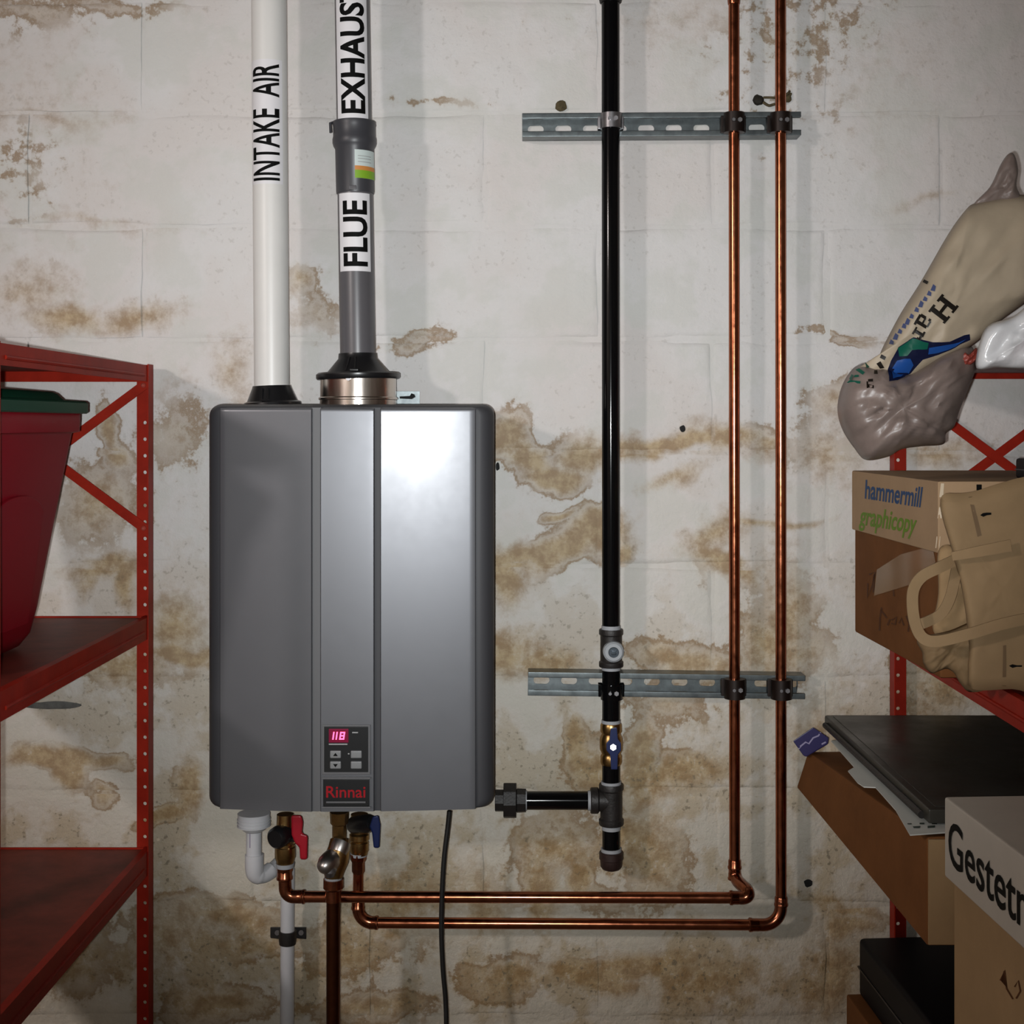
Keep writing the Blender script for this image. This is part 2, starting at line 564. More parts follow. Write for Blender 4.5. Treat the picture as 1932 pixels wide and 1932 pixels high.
def put(name, me, c, parent=None, wn=False, **kw):
    o = bpy.data.objects.new(name, me)
    COL.objects.link(o)
    if wn:
        md = o.modifiers.new('weighted_normals', 'WEIGHTED_NORMAL')
        md.weight = 100
        md.keep_sharp = True
    WL[o] = V(c)
    if parent is not None:
        o.parent = parent
        o.location = V(c) - WL[parent]
    else:
        o.location = c
    return finish(o, **kw)


def part(name, g, m, parent=None, bevel=0.0, smooth=35, seg=2, wn=False, **kw):
    me, c = mesh(name, g, m, bevel, smooth, seg)
    return put(name, me, c, parent, wn=wn or bevel > 0, **kw)


def bvh(*objs):
    vs_, fs_ = [], []
    for o in objs:
        k = len(vs_)
        vs_ += [v.co + WL[o] for v in o.data.vertices]
        fs_ += [[i + k for i in p.vertices] for p in o.data.polygons]
    return BVHTree.FromPolygons(vs_, fs_)


EYE = V((0, -D, ZC))


def on_surface(tree, px, py, lift=0.0006, dd=0.4):
    """the point of a built surface that the photo shows at px, py, lifted off it along its normal"""
    q = P(px, py, dd)
    d = (q - EYE).normalized()
    h, nrm, i, dist = tree.ray_cast(EYE, d)
    if h is None:
        h, nrm, i, dist = tree.find_nearest(q)
    if nrm.dot(d) > 0:
        nrm = -nrm
    return h + nrm * lift


TXT = {}


def text_geo(s, bold=0.0, nu=0, nv=0):
    """outline letters as a flat mesh scaled to the unit square"""
    cu = bpy.data.curves.new('lettering', 'FONT')
    cu.body = s
    cu.size = 1.0
    cu.offset = bold
    cu.resolution_u = 4
    o = bpy.data.objects.new('lettering', cu)
    COL.objects.link(o)
    dg = bpy.context.evaluated_depsgraph_get()
    dg.update()
    me = bpy.data.meshes.new_from_object(o.evaluated_get(dg))
    bm = bmesh.new()
    bm.from_mesh(me)
    xs = [v.co.x for v in bm.verts]
    ys = [v.co.y for v in bm.verts]
    x0, x1, y0, y1 = min(xs), max(xs), min(ys), max(ys)
    for v in bm.verts:
        v.co = V(((v.co.x - x0) / (x1 - x0), (v.co.y - y0) / (y1 - y0), 0))
    for k in range(1, nu):
        bmesh.ops.bisect_plane(bm, geom=bm.verts[:] + bm.edges[:] + bm.faces[:], plane_co=(k / nu, 0, 0), plane_no=(1, 0, 0))
    for k in range(1, nv):
        bmesh.ops.bisect_plane(bm, geom=bm.verts[:] + bm.edges[:] + bm.faces[:], plane_co=(0, k / nv, 0), plane_no=(0, 1, 0))
    bm.verts.index_update()
    vs_ = [(v.co.x, v.co.y) for v in bm.verts]
    fs_ = [[v.index for v in f.verts] for f in bm.faces]
    bm.free()
    bpy.data.objects.remove(o)
    bpy.data.meshes.remove(me)
    bpy.data.curves.remove(cu)
    return vs_, fs_


def text_part(name, s, fn, m, parent, bold=0.0, nu=0, nv=0, **kw):
    vs_, fs_ = text_geo(s, bold, nu, nv)
    return part(name, ([fn(*v) for v in vs_], fs_), m, parent, smooth=0, **kw)


def bil(a, b, c, d):
    """bilinear map: a lower-left, b lower-right, c upper-right, d upper-left (photo pixels)"""
    def f(u, v):
        return (a[0] * (1 - u) * (1 - v) + b[0] * u * (1 - v) + c[0] * u * v + d[0] * (1 - u) * v,
                a[1] * (1 - u) * (1 - v) + b[1] * u * (1 - v) + c[1] * u * v + d[1] * (1 - u) * v)
    return f


def patch_on(tree, poly, name, m, parent, lift=0.0006, dd=0.4, sub=0, **kw):
    """a flat print with the outline poly (photo pixels) laid on a built surface"""
    bm = bmesh.new()
    f = bm.faces.new([bm.verts.new((x, y, 0)) for x, y in poly])
    bmesh.ops.triangulate(bm, faces=[f])
    if sub:
        xs = [p[0] for p in poly]
        ys = [p[1] for p in poly]
        for k in range(1, sub):
            x = min(xs) + (max(xs) - min(xs)) * k / sub
            y = min(ys) + (max(ys) - min(ys)) * k / sub
            bmesh.ops.bisect_plane(bm, geom=bm.verts[:] + bm.edges[:] + bm.faces[:], plane_co=(x, 0, 0), plane_no=(1, 0, 0))
            bmesh.ops.bisect_plane(bm, geom=bm.verts[:] + bm.edges[:] + bm.faces[:], plane_co=(0, y, 0), plane_no=(0, 1, 0))
    bm.verts.index_update()
    vs_ = [on_surface(tree, v.co.x, v.co.y, lift, dd) for v in bm.verts]
    fs_ = [[v.index for v in q.verts] for q in bm.faces]
    bm.free()
    return part(name, (vs_, fs_), m, parent, smooth=60, **kw)


def stroke(pts, wd):
    """outline polygon of a pen stroke through pts (photo pixels)"""
    l, r = [], []
    n = len(pts)
    for i, p in enumerate(pts):
        a = pts[max(i - 1, 0)]
        b = pts[min(i + 1, n - 1)]
        dx, dy = b[0] - a[0], b[1] - a[1]
        q = math.hypot(dx, dy) or 1
        l.append((p[0] - dy / q * wd / 2, p[1] + dx / q * wd / 2))
        r.append((p[0] + dy / q * wd / 2, p[1] - dx / q * wd / 2))
    return l + r[::-1]


def smooth_line(pts, n=8, closed=False):
    out = []
    m_ = len(pts)
    rng_ = range(m_ if closed else m_ - 1)
    for i in rng_:
        g = (lambda j: V(pts[j % m_])) if closed else (lambda j: V(pts[max(0, min(m_ - 1, j))]))
        p0, p1, p2, p3 = g(i - 1), g(i), g(i + 1), g(i + 2)
        for k in range(n):
            t = k / n
            out.append(0.5 * ((2 * p1) + (p2 - p0) * t + (2 * p0 - 5 * p1 + 4 * p2 - p3) * t * t
                              + (3 * p1 - p0 - 3 * p2 + p3) * t ** 3))
    if not closed:
        out.append(V(pts[-1]))
    return out


def arc_elbow(a, corner, b, r, n=8):
    """polyline a -> corner -> b with the corner rounded to bend radius r"""
    a, c, b = V(a), V(corner), V(b)
    u = (a - c).normalized()
    w_ = (b - c).normalized()
    ang = u.angle(w_)
    t = r / math.tan(ang / 2)
    p0, p1 = c + u * t, c + w_ * t
    cen = c + (u + w_).normalized() * (r / math.sin(ang / 2))
    out = []
    v0, v1 = p0 - cen, p1 - cen
    tot = v0.angle(v1)
    for i in range(n + 1):
        q = i / n
        out.append(cen + (v0 * math.sin((1 - q) * tot) + v1 * math.sin(q * tot)) / math.sin(tot))
    return out


def perforated(x0, x1, z0, z1, y, th, holes, hw, hh, vertical=True, round_=True):
    """sheet strip in a plane y..y-th with rounded holes; holes are centres along the strip"""
    g = G()
    lo, hi = (z0, z1) if vertical else (x0, x1)
    cuts = [lo] + [(a + b) / 2 for a, b in zip(holes, holes[1:])] + [hi]
    for c, a, b in zip(holes, cuts, cuts[1:]):
        if vertical:
            X0, X1, Z0, Z1, cx, cz = x0, x1, a, b, (x0 + x1) / 2, c
        else:
            X0, X1, Z0, Z1, cx, cz = a, b, z0, z1, c, (z0 + z1) / 2
        ring = []
        for i in range(4):
            ring += [(X0 + (X1 - X0) * i / 4, Z0)]
        for i in range(4):
            ring += [(X1, Z0 + (Z1 - Z0) * i / 4)]
        for i in range(4):
            ring += [(X1 + (X0 - X1) * i / 4, Z1)]
        for i in range(4):
            ring += [(X0, Z1 + (Z0 - Z1) * i / 4)]
        inner = []
        for i in range(16):
            an = math.atan2(-1, -1) + 2 * math.pi * i / 16
            ca, sa = math.cos(an), math.sin(an)
            if hw > hh * 1.2:     # slot
                inner.append((cx + (hw - hh) * (1 if ca > 0 else -1) + hh * ca, cz + hh * sa))
            else:
                inner.append((cx + hw * ca, cz + hh * sa))
        vs_, fs_ = [], []
        for yy in (y, y - th):
            vs_ += [(p[0], yy, p[1]) for p in ring] + [(p[0], yy, p[1]) for p in inner]
        for i in range(16):
            j = (i + 1) % 16
            fs_ += [(i, j, 16 + j, 16 + i), (32 + j, 32 + i, 48 + i, 48 + j), (16 + i, 16 + j, 48 + j, 48 + i), (j, i, 32 + i, 32 + j)]
        g.add(vs_, fs_)
    return g


# ------------------------------------------------------------------ the room
def fbm(p, o=4):
    return noise.fractal(V(p), 0.6, 2.1, o)


XL, XR, ZTOP, YB = -3.1, 1.75, 2.62, -4.6
gx, gz = 190, 100
vs_, fs_ = [], []
for j in range(gz + 1):
    for i in range(gx + 1):
        x = XL + (XR - XL) * i / gx
        z = ZTOP * j / gz
        vs_.append((x, 0.0022 + 0.0030 * fbm((x * 3.1, 3.3, z * 3.1), 3), z))
for j in range(gz):
    for i in range(gx):
        a = j * (gx + 1) + i
        fs_.append((a, a + 1, a + gx + 2, a + gx + 1))
o0 = len(vs_)
vs_ += [(XL, 0.06, 0), (XR, 0.06, 0), (XR, 0.06, ZTOP), (XL, 0.06, ZTOP)]
fs_ += [(o0 + 3, o0 + 2, o0 + 1, o0)]
me = bpy.data.meshes.new('wall_back')
me.from_pydata(vs_, [], fs_)
me.shade_smooth()
set_damp(me, [(v[0], v[2]) for v in vs_])
me.materials.append(MW)
wall = bpy.data.objects.new('wall_back', me)
COL.objects.link(wall)
WL[wall] = V((0, 0, 0))
wall['kind'] = 'structure'

# painted concrete blocks, each a part of the wall, in running bond
CH = 213.5 * S
BW = 430 * S
row0 = ZC + (800 - 427) * S        # joint height that the photo shows at py 427


def block(x0, x1, z0, z1, seed):
    j = 0.0035
    x0 += j
    x1 -= j
    z0 += j
    z1 -= j
    vis = x1 > -1.0 and x0 < 0.95 and z1 > 0.35 and z0 < 2.35
    nx, nz_ = (72, 36) if vis else (8, 4)
    vs_, fs_ = [], []
    e = 0.011
    us = [0, .35, .7, 1]
    xs = [x0 + e * u for u in us[:-1]] + [x0 + e + (x1 - x0 - 2 * e) * i / nx for i in range(nx + 1)] + [x1 - e * u for u in us[:-1]][::-1]
    zs = [z0 + e * u for u in us[:-1]] + [z0 + e + (z1 - z0 - 2 * e) * i / nz_ for i in range(nz_ + 1)] + [z1 - e * u for u in us[:-1]][::-1]
    for z in zs:
        for x in xs:
            q = min(x - x0, x1 - x, z - z0, z1 - z)
            wob = 0.0028 * fbm((x * 9, 1.7, z * 9), 3)
            if q <= 1e-6:
                xx, zz = x + wob, z + wob * .9
            else:
                xx, zz = x, z
            t = max(0.0, 1 - q / (e * 1.0))
            vert = min(x - x0, x1 - x) < min(z - z0, z1 - z)
            jd = (0.45 if vert else 1.0) * (0.0012 + 0.0060 * max(0.0, min(1.0, 0.35 + 1.5 * fbm((x * 5, 8.8, z * 5), 2))) ** 1.5)
            y = jd * t ** 2.2 + 0.0016 * fbm((x * 6, 5.1, z * 6), 4) + 0.0006 * fbm((x * 30, 9.1, z * 30), 2)
            vs_.append((xx, y - 0.0005, zz))
    W_ = len(xs)
    for b in range(len(zs) - 1):
        for a in range(W_ - 1):
            i = b * W_ + a
            fs_.append((i, i + 1, i + W_ + 1, i + W_))
    return vs_, fs_


for r_ in range(-9, 5):
    z0 = row0 + r_ * CH
    z1 = z0 + CH
    if z1 < 0.02 or z0 > ZTOP - 0.02:
        continue
    z0, z1 = max(z0, 0.0), min(z1, ZTOP)
    off = (270 if r_ % 2 else 55)
    xb = (off - 1000) * S - 6 * BW
    while xb < XR:
        a, b = max(xb, XL), min(xb + BW, XR)
        if b - a > 0.06:
            bv_, bf_ = block(a, b, z0, z1, 0)
            bo = part('block', (bv_, bf_), MW, wall, smooth=60)
            set_damp(bo.data, [(v.co.x + WL[bo].x, v.co.z + WL[bo].z) for v in bo.data.vertices])
        xb += BW


def slab(name, g, m):
    o = part(name, g, m, None, smooth=0)
    o['kind'] = 'structure'
    return o


slab('floor', G().box(XL - .1, XR + .1, YB - .1, 0.1, -0.1, 0.0), m_floor)
slab('ceiling', G().box(XL - .1, XR + .1, YB - .1, 0.1, ZTOP, ZTOP + .1), m_ceil)
slab('wall_left', G().box(XL - .1, XL, YB, 0.06, 0, ZTOP), m_sidewall)
slab('wall_right', G().box(XR, XR + .1, YB, 0.06, 0, ZTOP), m_sidewall)
slab('wall_front', G().box(XL, XR, YB - .1, YB, 0, ZTOP), m_sidewall)

# ------------------------------------------------------------------ the water heater
FD = 0.28          # depth of its front


def hx(px):
    return (px - 1000) * S * kk(FD)


def hz(py):
    return ZC + (800 - py) * S * kk(FD)


heater = thing('water_heater', 'silver and charcoal tankless water heater hung on the stained block wall', 'water heater', (hx(657), -0.13, hz(1537)))
X0, X1, Z0, Z1 = hx(383), hx(931), hz(1536), hz(762)


def rrect(x0, x1, z0, z1, r, n=6):
    pts = []
    for cx, cz, a0 in ((x1 - r, z1 - r, 0), (x0 + r, z1 - r, 90), (x0 + r, z0 + r, 180), (x1 - r, z0 + r, 270)):
        for i in range(n + 1):
            a = R(a0 + 90 * i / n)
            pts.append((cx + r * math.cos(a), cz + r * math.sin(a)))
    return pts


g = G()
rings = [(.008, .006, .006, .014), (.008, .006, .2, .016), (0.002, 0.001, .212, .018), (0, 0, .226, .018), (.0012, .0008, .243, .018), (.007, .003, .254, .017),
         (.015, .0045, .2595, .015), (.023, .0055, .2610, .012)]
nr = 28
for ix, iz, d, r in rings:
    g.v += [V((x, -d, z)) for x, z in rrect(X0 + ix, X1 - ix, Z0 + iz, Z1 - iz, r)]
for i in range(len(rings) - 1):
    for j in range(nr):
        g.f.append([i * nr + j, i * nr + (j + 1) % nr, (i + 1) * nr + (j + 1) % nr, (i + 1) * nr + j])
g.f.append(list(range(nr)))
g.f.append([(len(rings) - 1) * nr + j for j in range(nr)][::-1])
part('case', g, m_case, heater, smooth=40)


def front_panel(px0, px1, t0, t1, d_in, inner_left, name='front_panel', z0=1532.5, z1=770):
    """bowed sheet: tilt grows from t0 at the inner to t1 degrees at the outer edge"""
    n = 14
    xs = [hx(px0) + (hx(px1) - hx(px0)) * i / n for i in range(n + 1)]
    order = xs if inner_left else xs[::-1]
    ds, d = [], d_in
    for i in range(n + 1):
        ds.append(d)
        t = t0 + (t1 - t0) * (i + .5) / n
        d -= abs(xs[1] - xs[0]) * math.tan(R(t))
    if not inner_left:
        ds = ds[::-1]
    poly = list(zip(xs, ds))
    e = 0.0022
    prof = [(xs[0], ds[0] - .012), (xs[0], ds[0] - e), (xs[0] + e * .7, ds[0])] + poly[1:-1] + [(xs[-1] - e * .7, ds[-1]), (xs[-1], ds[-1] - e), (xs[-1], ds[-1] - .012)]
    g = G()
    zt, zb = hz(z1), hz(z0)
    m_ = len(prof)
    lv = [(zb, -.004), (zb + .001, 0.0), (zb + .004, 0.0), (zt - .006, 0.0), (zt - .0025, 0.0), (zt - .0007, -.0012), (zt, -.004)]
    for z, dd in lv:
        g.v += [V((x, -(q + dd), z)) for x, q in prof]
    for i in range(len(lv) - 1):
        for j in range(m_ - 1):
            g.f.append([i * m_ + j, i * m_ + j + 1, (i + 1) * m_ + j + 1, (i + 1) * m_ + j])
    return part(name, g, m_silver, heater, smooth=50, wn=True)


front_panel(410, 589, 4.6, 7.8, .281, False)
front_panel(717, 897, 3.6, 5.8, .2785, True)
front_panel(604, 706, 1.3, 2.3, .281, True)
part('groove', G().box(hx(588), hx(605), -.2765, -.258, hz(1532), hz(769)), m_groove, heater)
part('groove', G().box(hx(705), hx(718), -.2725, -.258, hz(1532), hz(769)), m_case, heater)
ctl = part('control_panel', G().box(hx(612), hx(695), -.2835, -.279, hz(1456), hz(1370)), m_panel, heater, bevel=.0008, label='black control panel with red digits')
part('panel_bezel', G().box(hx(608), hx(699), -.2822, -.279, hz(1461), hz(1367)), m_groove, heater, bevel=.0008)
part('led_window', G().box(hx(621), hx(658), -.2841, -.283, hz(1400), hz(1374)), m_ledwin, ctl, bevel=.0004)


def seg_digit(px, py, w_, h_, segs):
    """seven-segment digit, slanted"""
    g = G()
    t = 2.6
    sl = .14
    L_ = {'a': ((0, 0), (w_, 0)), 'b': ((w_, 0), (w_, h_ / 2)), 'c': ((w_, h_ / 2), (w_, h_)), 'd': ((0, h_), (w_, h_)),
          'e': ((0, h_ / 2), (0, h_)), 'f': ((0, 0), (0, h_ / 2)), 'g': ((0, h_ / 2), (w_, h_ / 2))}
    for s in segs:
        (ax, ay), (bx, by) = L_[s]
        x0, x1, y0, y1 = min(ax, bx) - t / 2, max(ax, bx) + t / 2, min(ay, by) - t / 2, max(ay, by) + t / 2
        q = [(px + x + sl * (h_ - y), py + y) for x, y in ((x0, y1), (x1, y1), (x1, y0), (x0, y0))]
        g.hexa([V((hx(x), -.2842, hz(y))) for x, y in q] + [V((hx(x), -.2846, hz(y))) for x, y in q])
    return g


part('led_digit', seg_digit(629, 1381, 0.1, 12, 'ef'), m_led, ctl, smooth=0)
part('led_digit', seg_digit(635, 1381, 0.1, 12, 'bc'), m_led, ctl, smooth=0)
part('led_digit', seg_digit(642, 1381, 7, 12, 'abcdefg'), m_led, ctl, smooth=0)
for bx, by in ((634, 1422), (673, 1422), (634, 1442), (673, 1442)):
    b_ = part('button', G().box(hx(bx - 10.5), hx(bx + 10.5), -.2868, -.283, hz(by + 7), hz(by - 7.5)), m_button, ctl, bevel=.0018, seg=3)
    if bx == 634:
        up = 1 if by == 1422 else -1
        tri = [(bx - 4.5, by + 2.5 * up), (bx + 4.5, by + 2.5 * up), (bx, by - 3.5 * up)]
        part('arrow_print', G().prism(tri, lambda x, y: (hx(x), -.2871, hz(y)), lambda x, y: (hx(x), -.2866, hz(y))), m_ink, b_, smooth=0)
for x0, x1, y in ((665, 676, 1381), (621, 656, 1403), (657, 660, 1421)):
    part('print', G().box(hx(x0), hx(x1), -.2838, -.2833, hz(y + 1.2), hz(y - 1)), m_white_print, ctl, smooth=0)
plate = part('name_plate', G().box(hx(610), hx(697), -.2832, -.279, hz(1521), hz(1469)), m_panel, heater, bevel=.0012)
for q in ((607, 700, 1469, 1465.5), (607, 700, 1524.5, 1521)):
    part('name_plate_rim', G().box(hx(q[0]), hx(q[1]), -.2838, -.279, hz(q[2]), hz(q[3])), m_groove, heater, bevel=.0006)
text_part('wordmark', 'Rinnai', lambda u, v: (hx(616 + 74 * u), -.2836, hz(1504 - 22 * v)), m_logo, plate, bold=.012)
part('print', G().box(hx(616), hx(690), -.2836, -.2832, hz(1514), hz(1511)), m_white_print, plate, smooth=0).data.materials[0] = m_groove
# hanging bracket that shows above the case
brk = G().prism([(748, 738), (792, 738), (792, 775), (748, 775)], lambda x, y: P(x, y, .012), lambda x, y: P(x, y, .009))
brk = part('mounting_bracket', brk, m_galv, heater, bevel=.0004)
part('screw_hole', G().prism([(776, 738 + 4), (782, 738 + 6), (784, 749), (777, 753), (754, 752), (754, 748), (773, 747)], lambda x, y: P(x, y, .0126), lambda x, y: P(x, y, .0121)), m_dark, brk, smooth=0)
# scratches on the upper right corner
part('scratch', G().ribbon([P(915, 826, .2545), P(926, 840, .2475)], .0012, .0004), m_white_print, heater)

# ------------------------------------------------------------------ intake pipe
DI = .11


def cyl_map(pa, pb, r, z_from, z_to, a0, a1):
    """(u along the axis from pa side, v across) -> point on a cylinder about axis pa-pb; angles in degrees, 0 faces the room, + to the right"""
    pa, pb = V(pa), V(pb)

    def f(u, v):
        t = z_from + (z_to - z_from) * u
        c = pa + (pb - pa) * t
        a = R(a0 + (a1 - a0) * v)
        return c + V((math.sin(a), -math.cos(a), 0)) * r
    return f


def cyl_patch(fn, nu=1, nv=16):
    vs_, fs_ = [], []
    for i in range(nu + 1):
        for j in range(nv + 1):
            vs_.append(fn(i / nu, j / nv))
    for i in range(nu):
        for j in range(nv):
            a = i * (nv + 1) + j
            fs_.append((a, a + 1, a + nv + 2, a + nv + 1))
    return vs_, fs_


ia, ib = P(513, 735, DI), P(507, -60, DI)
ri = M(33, DI)
intake = thing('intake_pipe', 'white plastic pipe lettered INTAKE AIR rising from the heater', 'pipe', ia)
part('pipe', G().tube([ia, ib], ri, 40), m_pvc, intake)
tt = lambda py: (735 - py) / 795
part('label', cyl_patch(cyl_map(ia, ib, ri + .0004, tt(352), tt(120), -72, 55)), m_label, intake)


def letters_on_pipe(s, pa, pb, r, t0, t1, a0, a1, parent, bold):
    # reads from below upwards: u runs up the pipe, the letters' tops point left
    f = cyl_map(pa, pb, r, t0, t1, a1, a0)
    text_part('lettering', s, lambda u, v: f(u, v), m_ink, parent, bold=bold, nv=10)


letters_on_pipe('INTAKE  AIR', ia, ib, ri + .0009, tt(346), tt(128), -54, 42, intake, .016)
g = G().lathe(P(514, 764, DI), P(512.5, 728, DI), [(0, M(54, DI)), (.12, M(53, DI)), (.2, M(47, DI)), (.9, M(36.5, DI)), (1, M(35.5, DI)), (1, M(32, DI))], 40)
boot = part('rubber_boot', g, m_rubber, intake)
for a in (-14, 2):
    f = cyl_map(P(514, 764, DI), P(512.5, 728, DI), M(42.5, DI), .2, .9, a - 2.5, a + 2.5)
    part('boot_clip', G().tube([f(.1, .5) + V((0, -.0035, 0)), f(.9, .5) + V((0, .002, 0))], .0016, 8), m_rubber, boot)

# ------------------------------------------------------------------ exhaust flue
DF = .11
fa, fb = P(676, 712, DF), P(663.5, -60, DF)
rf = M(33.5, DF)
flue = thing('exhaust_flue', 'grey plastic exhaust flue lettered FLUE EXHAUST above the heater', 'flue', P(676, 762, DF))
ft = lambda py: (712 - py) / 772
part('lower_pipe', G().tube([fa, fa + (fb - fa) * ft(330)], rf, 40), m_cpvc, flue)
part('upper_pipe', G().tube([fa + (fb - fa) * ft(330), fb], rf * .985, 40), m_cpvc, flue)
ca, cb = fa + (fb - fa) * ft(366), fa + (fb - fa) * ft(231)
cpl = part('coupling', G().lathe(ca, cb, [(0, rf * .99), (.0, rf * 1.05), (.03, rf * 1.075), (.62, rf * 1.09), (.66, rf * 1.18), (.70, rf * 1.23), (.76, rf * 1.23), (.80, rf * 1.19), (.93, rf * 1.19),
                                             (.96, rf * 1.22), (1, rf * 1.2), (1, rf * .98)], 44), m_darkpl, flue)
part('lock_tab', G().box(ca.x - .006, ca.x + .006, ca.y - rf * 1.13, ca.y - rf * .98, ca.z + .002, ca.z + .009), m_cpvc, cpl, bevel=.001)
part('catch', G().tube([V((cb.x - rf * 1.18, cb.y - .006, cb.z - .002)), V((cb.x - rf * 1.3, cb.y - .01, cb.z - .004)), V((cb.x - rf * 1.26, cb.y - .012, cb.z - .02))], .0025, 8), m_darkpl, cpl)
cr = rf * 1.09 + .0006
part('sticker', cyl_patch(cyl_map(fa, fb, cr + .0002, ft(342), ft(289), 7, 82)), m_stick, cpl)
part('sticker_band', cyl_patch(cyl_map(fa, fb, cr + .0006, ft(327), ft(319), 7, 82)), m_orange, cpl)
part('sticker_band', cyl_patch(cyl_map(fa, fb, cr + .0006, ft(342), ft(327), 7, 82)), m_green, cpl)
for yy in (300, 305, 311):
    part('sticker_print', cyl_patch(cyl_map(fa, fb, cr + .0007, ft(yy + 1.2), ft(yy), 16, 60)), m_white_print, cpl)
part('label', cyl_patch(cyl_map(fa, fb, rf + .0005, ft(515), ft(369), -55, 58), 1, 24), m_label, flue)
part('label', cyl_patch(cyl_map(fa, fb, rf + .0005, ft(232), ft(-55), -55, 58), 1, 24), m_label, flue)
letters_on_pipe('FLUE', fa, fb, rf + .001, ft(506), ft(383), -36, 46, flue, .028)
letters_on_pipe('EXHAUST', fa, fb, rf + .001, ft(221), ft(-20), -36, 46, flue, .028)
ga, gb = P(676, 716, DF), P(675, 667, DF)
cone = part('cone_adapter', G().lathe(ga, gb, [(0, M(70, DF)), (0, M(77, DF)), (.06, M(79, DF)), (.2, M(79, DF)), (.25, M(76, DF)), (.27, M(59, DF)), (.8, M(37, DF)), (1, M(36, DF)), (1, M(33, DF))], 48), m_rubber, flue)
part('cone_catch', G().box(ga.x - .006, ga.x + .008, ga.y - M(72, DF), ga.y - M(36, DF), ga.z + .012, ga.z + .016), m_rubber, cone, bevel=.001)
for a in (-16, 1):
    pa_ = ga + V((math.sin(R(a)), -math.cos(R(a)), 0)) * M(57, DF) + V((0, 0, .0135))
    pb_ = gb + V((math.sin(R(a)), -math.cos(R(a)), 0)) * M(37.5, DF) + V((0, 0, -.008))
    part('cone_rib', G().tube([pa_, pb_], .0018, 8), m_rubber, cone)
sa, sb = P(676, 764, DF), P(676, 714, DF)
part('steel_collar', G().lathe(sa, sb, [(0, M(72, DF)), (.18, M(72, DF)), (.2, M(74.5, DF)), (.26, M(74.5, DF)), (.3, M(71.5, DF)), (1, M(71.5, DF)), (1, M(60, DF))], 48), m_steel, flue)
part('collar_screw', G().lathe(P(667, 716, DF) + V((0, -M(71, DF), 0)), P(667, 716, DF) + V((0, -M(75, DF), 0)), [(0, .004), (1, .004)], 12), m_clampzinc, flue)

# ------------------------------------------------------------------ struts with slots and clamps
m_cush = m_clampdark


def strut(pxl, pxr, pyl, pyr, label):
    """slotted channel 41 mm square, open to the room; ends and middle height in photo pixels at its open face"""
    a, b = P(pxl, pyl, .041), P(pxr, pyr, .041)
    L_ = (b - a).length
    root = thing('strut_channel', label, 'strut channel', V((a.x, -0.004, a.z)))
    ang = math.atan2(b.z - a.z, b.x - a.x)
    rot = Matrix.Rotation(-ang, 4, 'Y')

    def T(g):
        g.v = [rot @ v + V((a.x, 0, a.z)) for v in g.v]
        return g
    h = .0206
    y0 = -0.004
    holes = [.024 + .0490 * i for i in range(int((L_ - .03) / .049) + 1)]
    back = perforated(0, L_ - .008, -h, h, y0, .0025, holes, .0142, .0068, vertical=False)
    part('back_plate', T(back), m_galv, root, smooth=0)
    for s in (1, -1):
        z0, z1 = sorted((s * h, s * (h - .0025)))
        g = G().box(0, L_, -.041, y0, z0, z1)
        part('side_flange', T(g), m_galv, root, bevel=.0006)
        z0, z1 = sorted((s * h, s * (h - .0095)))
        g = G().box(0, L_, -.0425, -.040, z0, z1)
        zz = sorted((s * (h - .0095), s * (h - .0073)))
        part('inturned_lip', T(g), m_galv, root, bevel=.0009)
        g = G().box(0, L_, -.041, -.033, zz[0], zz[1])
        part('lip_return', T(g), m_galv, root, bevel=.0005)
    return root


st1 = strut(985, 1511, 236, 233, 'slotted galvanised strut channel high on the wall, below the rusty hook')
st2 = strut(996, 1519, 1290, 1297, 'slotted galvanised strut channel behind the gas valve')


def pipe_clamp(root, c, r, m, w_=.022, thick=.004, flange=.010):
    """split strap around an upright pipe: ring, ears and a bolt"""
    g = G()
    n = 28
    vs_ = []
    for i in range(n):
        a = 2 * math.pi * i / n
        for rr, z in ((r, -w_ / 2), (r + thick, -w_ / 2), (r + thick, w_ / 2), (r, w_ / 2)):
            vs_.append(V((c.x + rr * math.sin(a), c.y - rr * math.cos(a), c.z + z)))
    fs_ = []
    for i in range(n):
        j = (i + 1) % n
        for k in range(4):
            fs_.append((i * 4 + k, j * 4 + k, j * 4 + (k + 1) % 4, i * 4 + (k + 1) % 4))
    cl = part('pipe_clamp', (vs_, fs_), m, root, smooth=50)
    for s in (-1, 1):
        part('clamp_ear', G().box(c.x + s * (r + thick) - .0035, c.x + s * (r + thick) + .0035, -.052, -.034, c.z - w_ / 2 + .002, c.z + w_ / 2 - .002), m, cl, bevel=.001)
    yb = c.y - (r + thick)
    part('clamp_bolt', G().tube([V((c.x + .007, yb - .005, c.z + .001)), V((c.x + .007, yb + .004, c.z + .001))], .0042, 6), m_clampzinc, cl)
    part('clamp_nut', G().tube([V((c.x - .004, yb - .006, c.z + .001)), V((c.x - .004, yb + .004, c.z + .001))], .0030, 6), m_clampzinc, cl)
    return cl


DG = .060       # gas pipe axis
DC = .060       # upright copper axis
pipe_clamp(st1, P(1153, 229, DG), M(17.5, DG), m_clampzinc, .026, .003)
pipe_clamp(st1, P(1385, 232, DC), M(10.5, DC), m_cush, .034, .0085)
pipe_clamp(st1, P(1473, 232, DC), M(10.5, DC), m_cush, .034, .0085)
pipe_clamp(st2, P(1154, 1305, DG), M(17.5, DG), m_iron, .026, .003)
pipe_clamp(st2, P(1386, 1299, DC), M(10.5, DC), m_cush, .034, .0085)
pipe_clamp(st2, P(1474, 1300, DC), M(10.5, DC), m_cush, .034, .0085)

